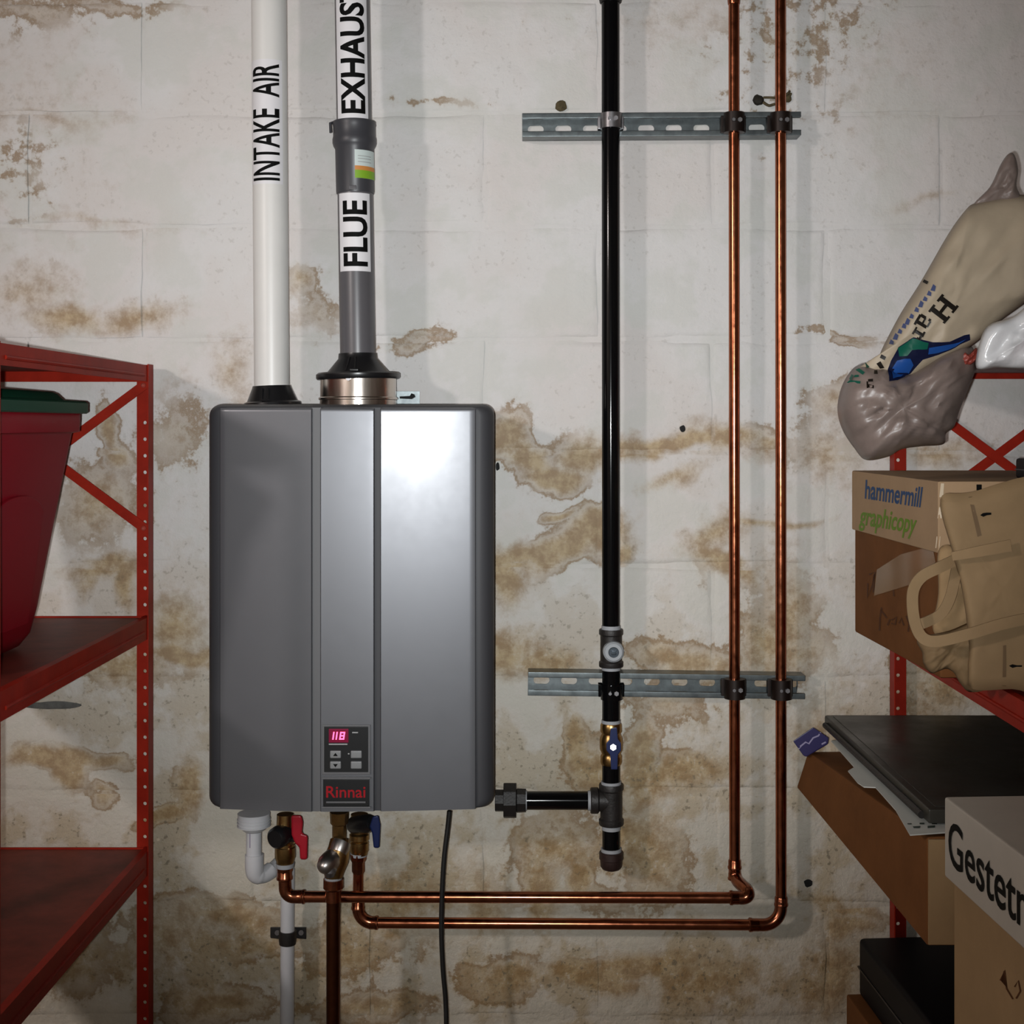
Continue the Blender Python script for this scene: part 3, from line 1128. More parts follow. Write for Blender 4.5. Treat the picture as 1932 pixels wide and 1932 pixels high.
# ------------------------------------------------------------------ gas line
gas = thing('gas_pipe', 'black iron gas pipe with blue-handled valve and capped drip leg', 'pipe', P(1153, 1640, DG))


def gx_(py):
    return 1152.5 + (py - 800) / 800 * .7


def gp(py):
    return P(gx_(py), py, DG)


rg = M(17, DG)
part('upper_pipe', G().tube([gp(-60), gp(1192)], rg, 32), m_iron, gas)
part('coupling', G().lathe(gp(-60), gp(5), [(0, rg * 1.28), (.9, rg * 1.28), (1, rg * 1.2), (1, rg)], 32), m_cast, gas)


def fitting(p0, p1, r, name='tee_fitting', bead=1.16):
    return part(name, G().lathe(p0, p1, [(0, r * .8), (0, r * bead), (.03, r * (bead + .04)), (.13, r * (bead + .04)), (.17, r), (.83, r), (.87, r * (bead + .04)), (.97, r * (bead + .04)), (1, r * bead), (1, r * .8)], 32), m_cast, gas)


def ring(py0, py1, rr=1.06, m=m_tape, name='thread_tape'):
    part(name, G().lathe(gp(py0), gp(py1), [(0, rg), (0, rg * rr), (1, rg * rr), (1, rg)], 28), m, gas)


tee1 = fitting(gp(1258), gp(1187), rg * 1.2, 'upper_tee', 1.08)
pc = P(1156, 1226, DG)
pl = part('plug_ring', G().lathe(pc + V((0, -rg * .9, 0)), pc + V((0, -rg * 1.75, 0)), [(0, M(20, DG)), (.8, M(19, DG)), (.95, M(16.5, .09)), (1, M(16, .09)), (1, M(10, .09))], 28), m_whiteplug, tee1)
part('plug', G().lathe(pc + V((0, -rg * 1.2, 0)), pc + V((0, -rg * 1.85, 0)), [(0, M(10.5, .09)), (.8, M(10.5, .09)), (1, M(9, .09)), (1, M(5, .09)), (.7, M(5, .09))], 20), m_bluehub, tee1)
part('plug_square', G().box(pc.x - .004, pc.x + .004, pc.y - rg * 2.0, pc.y - rg * 1.5, pc.z - .004, pc.z + .004), m_bluehub, tee1, bevel=.0008)
ring(1180, 1190)
ring(1257, 1264)
part('middle_pipe', G().tube([gp(1255), gp(1368)], rg, 32), m_iron, gas)
ring(1358, 1366)
valve = part('ball_valve', G().lathe(gp(1442), gp(1364), [(0, rg * .8), (0, rg * 1.1), (.06, rg * 1.2), (.2, rg * 1.2), (.26, rg * 1.05), (.38, rg * 1.28), (.62, rg * 1.28), (.74, rg * 1.05), (.8, rg * 1.2), (.95, rg * 1.2), (1, rg * 1.1), (1, rg * .8)], 28), m_brass, gas)
vc = P(1157, 1408, DG)
part('valve_stem', G().tube([vc + V((0, -rg, 0)), vc + V((0, -rg * 2.3, 0))], .006, 14), m_brass, valve)
hd = part('lever_handle', G().prism([(1152, 1374), (1164, 1372), (1166, 1395), (1172, 1402), (1172, 1416), (1166, 1424), (1165, 1452), (1153, 1452), (1151, 1424), (1144, 1416), (1144, 1402), (1150, 1395)],
                                   lambda x, y: P(x, y, .103), lambda x, y: P(x, y, .094)), m_bluelever, valve, bevel=.0015)
part('handle_nut', G().tube([P(1157, 1410, .103), P(1157, 1410, .110)], .0055, 6), m_chrome, hd)
part('lower_pipe', G().tube([gp(1438), gp(1484)], rg, 32), m_iron, gas)
ring(1474, 1481, 1.12)
tee2 = fitting(gp(1556), gp(1479), rg * 1.22, 'lower_tee', 1.08)
hp = lambda px: P(px, 1510.5, DG)
part('tee_branch', G().lathe(hp(1150), hp(1114), [(0, rg * 1.18), (.55, rg * 1.18), (.62, rg * 1.42), (.95, rg * 1.42), (1, rg * 1.34), (1, rg * .8)], 28), m_cast, tee2)
part('thread_tape', G().lathe(hp(1116), hp(1109), [(0, rg), (0, rg * 1.1), (1, rg * 1.07), (1, rg)], 28), m_tape, gas)
part('side_pipe', G().tube([hp(1112), hp(985)], rg, 32), m_iron, gas)
part('union', G().lathe(hp(992), hp(962), [(0, rg * .8), (0, rg * 1.3), (.55, rg * 1.35), (.6, rg * 1.2), (1, rg * 1.2)], 8), m_cast, gas)
part('union_nut', G().tube([hp(974), hp(950)], rg * 1.95, 8), m_cast, gas, bevel=.001)
part('union_tail', G().tube([hp(952), P(934, 1510.5, DG)], rg * 1.22, 8), m_cast, gas, bevel=.001)
part('thread_tape', G().lathe(hp(994), hp(990), [(0, rg), (0, rg * 1.08), (1, rg * 1.08), (1, rg)], 24), m_tape, gas)
part('drip_pipe', G().tube([gp(1550), gp(1612)], rg, 32), m_iron, gas)
ring(1556, 1565, 1.04)
ring(1600, 1609, 1.14)
part('drip_cap', G().lathe(gp(1641), gp(1606), [(0, rg * .7), (.06, rg * 1.0), (.2, rg * 1.2), (.55, rg * 1.24), (.6, rg * 1.34), (.95, rg * 1.34), (1, rg * 1.25), (1, rg)], 30), mat('rusty_cap', (0.035, 0.018, 0.016), .5, .2, var=.3, vscale=60), gas)

# ------------------------------------------------------------------ copper lines
rc = M(10.2, DC)


def collar(parent, p0, p1, r=None, m=m_solder, name='fitting_collar'):
    r = r or rc
    return part(name, G().lathe(p0, p1, [(0, r), (0, r * 1.12), (.08, r * 1.28), (.3, r * 1.28), (.4, r * 1.17), (.92, r * 1.17), (1, r * 1.1), (1, r)], 22), m, parent)


# hot line: upright, 45 degree offset towards the room, then left to the hot valve
DH = .118
hot = thing('copper_pipe', 'left copper line, turning at the bottom to the red-handled valve', 'pipe', P(1385, 1690, DC), group='copper water lines')
up_top, up_bot = P(1384.5, -60, DC), P(1386, 1632, DC)
part('upright_pipe', G().tube([up_top, up_bot], rc, 24), m_copper, hot)
collar(hot, P(1384.5, -60, DC), P(1384.5, 8, DC))
hr = P(1384, 1694, DH)
hl = P(566, 1692, DH)
part('cross_pipe', G().tube([hl, hr], rc, 24), m_copper, hot)
e1 = P(1387, 1655, DC)
e2 = P(1409, 1680, DH)
el = [P(1386, 1634, DC), P(1386.5, 1648, DC), P(1390, 1660, .068), P(1400, 1671, .09), P(1409, 1680, .108), P(1411, 1689, .117), P(1404, 1694, DH), P(1392, 1694, DH)]
part('offset_elbow', G().tube(smooth_line(el, 4), rc * 1.14, 22), m_solder, hot)
collar(hot, P(1386, 1640, DC), P(1386, 1622, DC))
collar(hot, P(1386, 1660, DC), P(1386, 1646, DC))
collar(hot, P(1376, 1694, DH), P(1394, 1694, DH), name='fitting_collar')
hv = 537
el = arc_elbow(P(hv + 1, 1650, DH), P(hv + 1, 1692, DH), P(575, 1692, DH), M(17, DH))
part('elbow', G().tube([P(hv, 1652, DH)] + el + [P(572, 1692, DH)], rc * 1.16, 22), m_solder, hot)
collar(hot, P(576, 1692, DH), P(560, 1692, DH))
collar(hot, P(hv, 1660, DH), P(hv, 1640, DH), rc * 1.15)
part('adapter', G().lathe(P(hv, 1652, DH), P(hv, 1632, DH), [(0, rc), (.2, rc * 1.2), (.5, rc * 1.5), (1, rc * 1.6)], 8), m_solder, hot)
part('thread_tape', G().lathe(P(hv + 1, 1636, DH), P(hv + 1, 1628, DH), [(0, rc), (0, rc * 1.62), (1, rc * 1.72), (1, rc)], 22), m_tape, hot)
rv = M(19.5, DH)
bv = part('valve_body', G().lathe(P(538, 1630, DH), P(538, 1536, DH), [(0, rv * .6), (0, rv * .82), (.05, rv * .85), (.12, rv * .95), (.14, rv), (.34, rv), (.36, rv * .93), (.42, rv * .93), (.43, rv * .8), (.6, rv * .85), (1, rv * .8)], 24), m_brass, hot)
c0 = P(531, 1571, DH)
part('black_cap', G().lathe(c0 + V((.012, .01, 0)), c0 + V((-.006, -.030, -.002)), [(0, M(18, DH)), (.7, M(21, .14)), (.9, M(20, .14)), (1, M(16, .14))], 26), m_rubber, bv)
part('lever_handle', G().prism([(549, 1538), (569, 1538), (572, 1552), (570, 1573), (581, 1576), (580, 1622), (566, 1622), (565, 1598), (557, 1592), (550, 1575)], lambda x, y: P(x, y, .150), lambda x, y: P(x, y, .128)), m_redlever, bv, bevel=.004, seg=3)
part('handle_stem', G().tube([P(548, 1587, .120), P(566, 1585, .142)], .006, 14), m_chrome, bv)

# cold line
DK = .066
cold = thing('copper_pipe', 'right copper line, running lowest across to the blue-handled valve', 'pipe', P(1473, 1745, DK), group='copper water lines')
part('upright_pipe', G().tube([P(1472.5, -60, DC), P(1473.5, 1704, DC)], rc, 24), m_copper, cold)
el = arc_elbow(P(1473, 1695, DC), P(1473, 1745, DC + .004), P(1420, 1745, DK), M(33, DC), 10)
part('elbow', G().tube([P(1473, 1698, DC)] + el + [P(1424, 1745, DK)], rc * 1.14, 22), m_solder, cold)
collar(cold, P(1473.5, 1710, DC), P(1473.5, 1692, DC))
collar(cold, P(1412, 1745, DK), P(1432, 1745, DK))
part('cross_pipe', G().tube([P(704, 1741, DK), P(1424, 1745, DK)], rc, 24), m_copper, cold)
el = arc_elbow(P(676, 1700, DK), P(676, 1741, DK), P(720, 1741, DK), M(28, DK), 10)
part('elbow', G().tube([P(676, 1704, DK)] + el + [P(706, 1741, DK)], rc * 1.16, 22), m_solder, cold)
collar(cold, P(714, 1741, DK), P(696, 1741, DK))
collar(cold, P(675.5, 1716, DK), P(675.5, 1700, DK))
part('riser_pipe', G().tube([P(676, 1640, DK), P(675.5, 1712, DK)], rc * .96, 22), m_copper, cold)
part('adapter', G().lathe(P(676, 1648, DK), P(676, 1610, DK), [(0, rc), (.1, rc * 1.2), (.55, rc * 1.2), (.6, rc * 1.3), (.7, rc * 1.5), (1, rc * 1.6)], 8), m_solder, cold)
part('thread_tape', G().lathe(P(677, 1615, DK), P(677, 1609, DK), [(0, rc), (0, rc * 1.5), (1, rc * 1.6), (1, rc)], 22), m_tape, cold)
rv2 = M(18, DK)
cv = part('valve_body', G().lathe(P(678, 1612, DK), P(678, 1536, DK), [(0, rv2 * .6), (0, rv2 * .86), (.06, rv2 * .9), (.1, rv2), (.3, rv2), (.33, rv2 * .9), (.38, rv2 * 1.05), (.5, rv2 * 1.05), (.55, rv2 * .85), (1, rv2 * .9)], 24), m_brass, cold)
part('black_cap', G().lathe(P(664, 1557, .075), P(703, 1553, .118), [(0, M(13, DK)), (.1, M(16, DK)), (.8, M(17, DK)), (1, M(13, DK))], 24), m_rubber, cv)
part('lever_handle', G().prism([(703, 1540), (714, 1538), (718, 1556), (716, 1600), (705, 1600), (702, 1572), (697, 1560)], lambda x, y: P(x, y, .128), lambda x, y: P(x, y, .112)), m_bluelever, cv, bevel=.003, seg=3)

# ------------------------------------------------------------------ relief valve with discharge pipe
DR = .165
prv = thing('relief_valve', 'brass relief valve with silver cap and dark copper discharge pipe', 'valve', P(629, 1950, DR))
part('discharge_pipe', G().tube([P(629, 1668, DR), P(628.5, 2300, DR)], M(13.2, DR), 26), m_copdark, prv)
part('adapter', G().lathe(P(629, 1700, DR), P(629, 1658, DR), [(0, M(13.2, DR)), (0, M(15, DR)), (.5, M(15, DR)), (.6, M(19, DR)), (1, M(19, DR))], 24), m_solder, prv)
part('thread_tape', G().lathe(P(629, 1661, DR), P(629, 1654, DR), [(0, M(10, DR)), (0, M(16, DR)), (1, M(17, DR)), (1, M(10, DR))], 22), m_tape, prv)
part('inlet_nipple', G().lathe(P(640, 1592, DR - .02), P(640, 1532, DR - .02), [(0, M(13, DR)), (.3, M(13.5, DR)), (.6, M(13.5, DR)), (.64, M(17, DR)), (1, M(18, DR))], 8), m_brass, prv)
pb_ = part('valve_body', G().tube([P(641, 1583, DR - .018), P(640, 1600, DR - .012), P(634, 1622, DR - .004), P(630, 1642, DR), P(629, 1657, DR)], [M(18, DR), M(21, DR), M(24, DR), M(20, DR), M(16, DR)], 26), m_brass, prv)
part('body_ring', G().lathe(P(646, 1588, DR - .005), P(638, 1608, DR + .004), [(0, M(14, DR)), (0, M(17, DR)), (.5, M(18, DR)), (1, M(16, DR)), (1, M(10, DR))], 24), m_chrome, pb_)
cc = P(624, 1622, DR)
part('cap', G().lathe(cc + V((.006, .005, .002)), cc + V((-.010, -.036, -.003)), [(0, M(20, DR)), (.35, M(20, DR)), (.6, M(19, .2)), (.85, M(14, .2)), (.97, M(7, .2)), (1, M(3, .2))], 28), m_chrome, pb_)
part('test_lever', G().lathe(P(623, 1628, .190), P(622, 1650, .180), [(0, .006), (.5, .012), (1, .009)], 14), m_clampzinc, pb_)

# ------------------------------------------------------------------ condensate drain
DT = .105
drain = thing('condensate_drain', 'white plastic drain trap and pipe under the heater', 'drain pipe', P(543, 1950, .055))
part('trap_nut', G().lathe(P(479, 1568, DT), P(479, 1534, DT), [(0, M(17, DT)), (.1, M(22, DT)), (.35, M(29, DT)), (1, M(30.5, DT))], 26), m_drain, drain)
for yy in (1545, 1551, 1557):
    part('nut_rib', G().lathe(P(479, yy + 1, DT), P(479, yy - 1, DT), [(0, M(28, DT)), (0, M(31.5, DT)), (1, M(31.5, DT)), (1, M(28, DT))], 26), m_drain, drain)
part('trap_pipe', G().tube([P(479, 1560, DT), P(479, 1625, DT)], M(14.5, DT), 24), m_drain, drain)
tp = smooth_line([P(480, 1612, DT), P(480, 1634, DT), P(483, 1648, DT - .004), P(497, 1650, DT - .012), P(514, 1640, DT - .025), P(530, 1626, .06), P(540, 1628, .052), P(543, 1645, .052)], 6)
part('trap_bend', G().tube(tp, [M(17.5, DT)] * 16 + [M(16, DT)] * 8 + [M(13, DT)] * (len(tp) - 24), 24), m_drain, drain)
part('trap_print', G().prism([(471, 1572), (475, 1572), (475, 1600), (471, 1600)], lambda x, y: P(x, y, DT + M(14, DT)), lambda x, y: P(x, y, DT + M(13, DT))), mat('violet_primer', (0.16, 0.12, 0.22), .5), drain, smooth=0)
part('down_pipe', G().tube([P(543, 1640, .052), P(540, 2300, .052)], M(13.2, .052), 26), m_drain, drain)
cl = part('pipe_clip', G().lathe(P(542.5, 1781, .052), P(543, 1756, .052), [(0, M(12, .05)), (0, M(15.5, .05)), (.3, M(16.5, .05)), (1, M(16.5, .05)), (1, M(12, .05))], 26), m_clampdark, drain)
cl.data.materials[0] = m_cast
for x0, x1 in ((510, 532), (554, 578)):
    e_ = part('clip_ear', G().prism([(x0, 1749), (x1, 1749), (x1, 1772), (x0, 1770)], lambda x, y: P(x, y, .030), lambda x, y: P(x, y, .012)), m_cast, cl, bevel=.0015)
    xm = (x0 + x1) / 2
    part('clip_screw', G().tube([P(xm + 2, 1760, .030), P(xm + 2, 1760, .034)], .0045, 10), m_clampdark, cl)

# ------------------------------------------------------------------ power cord
cp = smooth_line([P(848, 1530, .15), P(845, 1560, .15), P(838, 1620, .15), P(834, 1690, .15), P(833, 1760, .15), P(836, 1830, .15), P(841, 1890, .15), P(842, 1960, .15), P(838, 2100, .12)], 8)
co = part('power_cord', G().tube(cp, .0042, 12), m_cord, None, label='thin black cord hanging from the underside of the heater', cat='cord')

# ------------------------------------------------------------------ old plugs and holes in the wall
def lump(px, py, rx, ry, d, seed, n=14):
    g = G()
    rngs = [(1.0, 0.0), (.92, .5), (.6, .9), (.2, 1.0)]
    vs_, fs_ = [], []
    for s, h in rngs:
        for j in range(n):
            a = 2 * math.pi * j / n
            q = s * (1 + .28 * noise.noise(V((math.cos(a) * 1.3 + seed, math.sin(a) * 1.3, seed))))
            vs_.append(P(px + rx * q * math.cos(a), py + ry * q * math.sin(a), d * h + (.001 if h else -.004)))
    for i in range(len(rngs) - 1):
        for j in range(n):
            fs_.append((i * n + j, i * n + (j + 1) % n, (i + 1) * n + (j + 1) % n, (i + 1) * n + j))
    fs_.append([(len(rngs) - 1) * n + j for j in range(n)])
    return vs_, fs_


part('wall_plug', lump(1059, 200, 12, 11, .006, 3), m_plug, None, label='crumbling brown wall plug above the left end of the top strut', cat='wall plug')
hk = thing('old_pipe_hook', 'rusty old hook in the wall behind the right copper line', 'hook', P(1431, 190, .0))
part('hook_head', lump(1431, 189, 11, 11, .012, 9), mat('blackened_iron', (0.02, 0.016, 0.01), .8), hk)
part('hook_wire', G().tube(smooth_line([P(1440, 184, .008), P(1455, 184, .01), P(1470, 185, .008), P(1484, 178, .008), P(1490, 172, .004)], 5), .0022, 8), m_plug, hk)
part('hook_wire', G().tube(smooth_line([P(1440, 193, .008), P(1450, 199, .01), P(1460, 197, .008), P(1484, 190, .006), P(1492, 176, .003)], 5), .0026, 8), m_plug, hk)
part('hook_end', lump(1486, 185, 8, 9, .006, 14), m_plug, hk)
part('drill_hole', lump(1288, 809, 6, 7, .0016, 21), m_dark, None, label='round dark drill hole in the wall between gas pipe and copper', cat='hole')
part('drill_hole', lump(939, 880, 4, 9, .0016, 23), m_dark, None, label='narrow dark gouge in the wall just right of the heater', cat='hole')
part('drill_hole', lump(1525, 1666, 9, 8, .0016, 25), m_dark, None, label='dark chipped hole in the wall low beside the right copper elbow', cat='hole')
part('wall_chip', lump(97, 1331, 56, 8, .003, 31, 22), mat('grey_cement_smear', (0.14, 0.14, 0.13), .8, var=.4, vscale=60), None, label='flat grey cement smear on the wall under the red tote', cat='cement smear')

# ------------------------------------------------------------------ red racks
def rack(xi, xo, ztop, decks, label, group, brace_c, hole_px):
    """xi: aisle-side edge, xo: far edge; beams run towards the room"""
    s = 1 if xo > xi else -1
    root = thing('shelf_rack', label, 'shelf rack', ((xi + xo) / 2, -.38, 0), group=group)
    y0, y1 = -.028, -.742
    fw = .0285
    pitch = .0291
    zc0 = ZC + (800 - hole_px) * S * .985
    holes = [zc0 - pitch * i for i in range(60)]
    holes = sorted(h for h in holes if .03 < h < ztop - .04)
    for (xe, sx) in ((xi, s), (xo, -s)):
        for (ye, sy) in ((y0, -1), (y1, 1)):
            xa, xb = sorted((xe, xe + sx * fw))
            po = part('post', perforated(xa, xb, 0.0, ztop, ye + (0 if sy < 0 else 0.0018), .0018, holes, .0032, .0032), m_rackred, root, smooth=0)
            xa, xb = sorted((xe, xe + sx * .0018))
            ya, yb = sorted((ye, ye + sy * .030))
            part('post_flange', G().box(xa, xb, ya, yb, 0, ztop), m_rackred, po)
    for zt, hb in decks:
        for (xe, sx) in ((xi, s), (xo, -s)):
            xa, xb = sorted((xe + sx * .0022, xe + sx * .014))
            bm_ = part('side_beam', G().prism([(xa, zt), (xb, zt), (xb, zt - .004), (xa + (.004 if sx > 0 else 0), zt - .004), (xa + (.004 if sx > 0 else 0), zt - hb), (xa, zt - hb)] if sx > 0 else
                                              [(xb, zt), (xa, zt), (xa, zt - .004), (xb - .004, zt - .004), (xb - .004, zt - hb), (xb, zt - hb)],
                                              lambda x, z: (x, y1 + .002, z), lambda x, z: (x, y0 - .002, z)), m_rackred, root)
            # stiffening bead along the beam
            xm = xe + sx * .0016
            part('beam_bead', G().tube([(xm + sx * .001, y0 - .05, zt - hb * .62), (xm + sx * .001, y1 + .05, zt - hb * .62)], .0032, 8), m_rackred, bm_)
        for yy in (y0 - .003, y1 + .007):
            xa, xb = sorted((xi + s * .003, xo - s * .003))
            part('end_beam', G().box(xa, xb, yy - .004, yy, zt - hb, zt - .001), m_rackred, root, bevel=.0008)
        xa, xb = sorted((xi + s * .006, xo - s * .006))
        part('shelf_deck', G().box(xa, xb, y1 + .008, y0 - .007, zt - .010, zt - .0035), m_deck, root, bevel=.001)
    # crossed back braces
    cx, cz, zt_, zb_ = brace_c
    xw = abs(xi - cx)
    for sg in (1, -1):
        yb_ = y0 - .004 - .0025 * (sg > 0)
        p0 = V((cx - s * xw * .97, yb_, zt_ if sg > 0 else zb_))
        p1 = V((cx + s * xw * .97, yb_, zb_ if sg > 0 else zt_))
        br = part('cross_brace', G().ribbon([p0, p1], .0165, .002), m_rackred, root)
        for e_ in (p0, p1):
            dv = (p1 - p0).normalized() * (.012 if e_ is p0 else -.012)
            q = e_ + dv
            part('rivet', G().lathe(q + V((0, -.001, 0)), q + V((0, -.0055, 0)), [(0, .0045), (.5, .0042), (1, .002)], 10), m_rivet, br)
    return root


LX = -.6625
rack(LX, -1.03, ZC + .104, [(ZC + .102, .028), (ZC - .336, .038), (ZC - .742, .042)],
     'red metal shelf rack left of the heater, holding the tote', 'red shelf racks', ((LX - 1.03) / 2, 0, ZC + .075, ZC - .19), 797.5)
RX = .6325
rack(RX, 1.0, ZC + .104, [(ZC + .099, .020), (ZC - .357, .040), (ZC - .690, .040)],
     'red metal shelf rack right of the copper lines, crammed with boxes', 'red shelf racks', ((RX + 1.0) / 2, 0, ZC + .075, ZC - .19), 797.5 + 8)

# ------------------------------------------------------------------ red tote with green lid
zt0 = ZC - .336
tote = thing('storage_tote', 'crimson plastic storage tote with dark green lid', 'tote', (-.86, -.57, zt0))
TXR, TXL, TYF, TYN = -.694, -1.020, -.262, -.735   # rim: right, left, far, near


def tote_ring(ins, z, r):
    pts = rrect(TXL + ins, TXR - ins, 0, 1, .001)
    out = []
    x0, x1, ya, yb = TXL + ins, TXR - ins, TYN + ins, TYF - ins
    for cx, cy, a0 in ((x1 - r, yb - r, 0), (x0 + r, yb - r, 90), (x0 + r, ya + r, 180), (x1 - r, ya + r, 270)):
        for i in range(9):
            a = R(a0 + 90 * i / 8)
            out.append(V((cx + r * math.cos(a), cy + r * math.sin(a), z)))
    return out


def loft(rings_, cap0=True, cap1=True):
    g = G()
    n = len(rings_[0])
    for r_ in rings_:
        g.v += [V(p) for p in r_]
    for i in range(len(rings_) - 1):
        for j in range(n):
            g.f.append([i * n + j, i * n + (j + 1) % n, (i + 1) * n + (j + 1) % n, (i + 1) * n + j])
    if cap0:
        g.f.append(list(range(n))[::-1])
    if cap1:
        g.f.append([(len(rings_) - 1) * n + j for j in range(n)])
    return g


zr = ZC + .022
hgt = zr - zt0
rr_ = [(.085, zt0 + .001, .05), (.070, zt0 + .004, .06), (.058, zt0 + .022, .06)]
for i in range(1, 9):
    t = i / 8
    rr_.append((.056 - .042 * t, zt0 + .022 + (hgt - .06) * t, .06 - .012 * t))
rr_ += [(.013, zr - .036, .048), (.005, zr - .034, .046), (.004, zr - .004, .046), (.006, zr, .046)]
part('tote_body', loft([tote_ring(*q) for q in rr_]), m_tote, tote, smooth=50)
# moulded panel on the aisle side
pn = []
for i in range(25):
    a = math.pi * i / 24
    pn.append((-.505 + .10 * math.cos(a), .20 + .035 * math.sin(a)))
pn += [(-.605, .04), (-.405, .04)]


def tx(y, h, lift):
    t = max(0, min(1, (h - .022) / (hgt - .06)))
    return V((TXR - (.056 - .042 * t) + lift, y, zt0 + h))


part('tote_moulding', G().prism(pn, lambda y, h: tx(y, h, .006), lambda y, h: tx(y, h, -.004)), m_tote, tote, bevel=.003)
part('tote_lid', loft([tote_ring(-.004, zr - .006, .05), tote_ring(-.006, zr - .004, .05), tote_ring(-.006, zr + .010, .05), tote_ring(-.003, zr + .013, .05), tote_ring(.022, zr + .0145, .05),
                       tote_ring(.030, zr + .024, .05), tote_ring(.036, zr + .027, .05), tote_ring(.09, zr + .027, .04)]), m_lid, tote, smooth=40)

# ------------------------------------------------------------------ cartons and such on the right rack


def carton_pts(far, near, width, z0, z1, rise=0.0):
    """far/near: (x, d) of the aisle-side corners; width to the right"""
    (xf, df), (xn, dn) = far, near
    u = V((xn - xf, -(dn - df), 0)).normalized()
    nrm = V((-u.y, u.x, 0))
    if nrm.x < 0:
        nrm = -nrm
    a = V((xf, -df, 0))
    b = V((xn, -dn, 0))
    c = b + nrm * width
    d = a + nrm * width
    return [V((p.x, p.y, z0)) for p in (b, c, d, a)] + [V((p.x, p.y, z1)) for p in (b, c, d, a)]


zA = ZC - .357
far, near = (.552, .085), (.570, .515)
box1 = thing('paper_carton', 'copy paper carton with blue and green lettering on its tan lid', 'carton', (.70, -.3, zA))
body1 = part('carton_body', G().hexa(carton_pts((far[0] + .004, far[1] + .004), (near[0] + .004, near[1] - .004), .27, zA + .0005, ZC - .10)), m_carton, box1, bevel=.004)
lid1 = part('carton_lid', G().hexa(carton_pts(far, near, .28, ZC - .181, ZC - .080)), m_lidtan, box1, bevel=.0025)
t_lid = bvh(lid1)
t_body = bvh(body1)
f_ = bil((1632, 941), (1737, 958), (1742, 919), (1634, 905))
text_part('lettering', 'hammermill', lambda u, v: on_surface(t_lid, *f_(u, v)), m_blueprint, lid1, bold=.02)
f2_ = bil((1620, 1001), (1724, 1018), (1733, 970), (1626, 954))
text_part('lettering', 'graphicopy', lambda u, v: on_surface(t_lid, *f2_(u, v)), m_greenprint, lid1, bold=.02)
for q in ([(1640, 1084), (1652, 1079), (1647, 1104), (1637, 1128), (1638, 1100)], [(1650, 1083), (1649, 1105), (1648, 1118)],
          [(1686, 1105), (1687, 1125)], [(1664, 1146), (1661, 1165), (1660, 1190)], [(1662, 1150), (1674, 1166)], [(1683, 1170), (1692, 1164), (1690, 1178), (1682, 1176)],
          [(1697, 1176), (1701, 1166), (1706, 1180)], [(1710, 1162), (1716, 1176), (1714, 1192)], [(1675, 1180), (1680, 1168)]):
    patch_on(t_body, stroke(q, 3.4), 'marker_scrawl', m_scrib, body1)
patch_on(t_body, [(1655, 1075), (1700, 1046), (1760, 1030), (1766, 1060), (1745, 1095), (1650, 1124)], 'clear_tape', m_tapeclr, body1, lift=.0008)
for y0_, y1_ in ((912, 938), (957, 978), (1012, 1034)):
    patch_on(t_lid, [(1775 - (y0_ - 912) * .07, y0_), (1781 - (y0_ - 912) * .07, y0_), (1781 - (y1_ - 912) * .07, y1_), (1774 - (y1_ - 912) * .07, y1_)], 'torn_edge', m_edge, lid1)
patch_on(t_lid, [(1842, 914), (1852, 914), (1852, 925), (1842, 925)], 'print', m_ink, lid1)

# black gadget on the carton
gad = thing('black_gadget', 'small black plastic gadget lying on the blue and green lettered carton', 'gadget', (.745, -.46, ZC - .08))
part('housing', G().box(.712, .80, -.505, -.42, ZC - .0795, ZC - .050), m_blackcase, gad, bevel=.004)
part('seam', G().box(.7115, .801, -.506, -.419, ZC - .067, ZC - .0655), m_darkpl, gad)

# folded kraft bags
DB = .625


def sheet(poly, d0, th, bend=None, n=1):
    bend = bend or (lambda x, y: 0)
    return G().prism(poly, lambda x, y: P(x, y, d0 + th + bend(x, y)), lambda x, y: P(x, y, d0 + bend(x, y)))


def dense(poly, n=6):
    out = []
    for i in range(len(poly)):
        a, b = poly[i], poly[(i + 1) % len(poly)]
        for k in range(n):
            out.append((a[0] + (b[0] - a[0]) * k / n, a[1] + (b[1] - a[1]) * k / n))
    return out


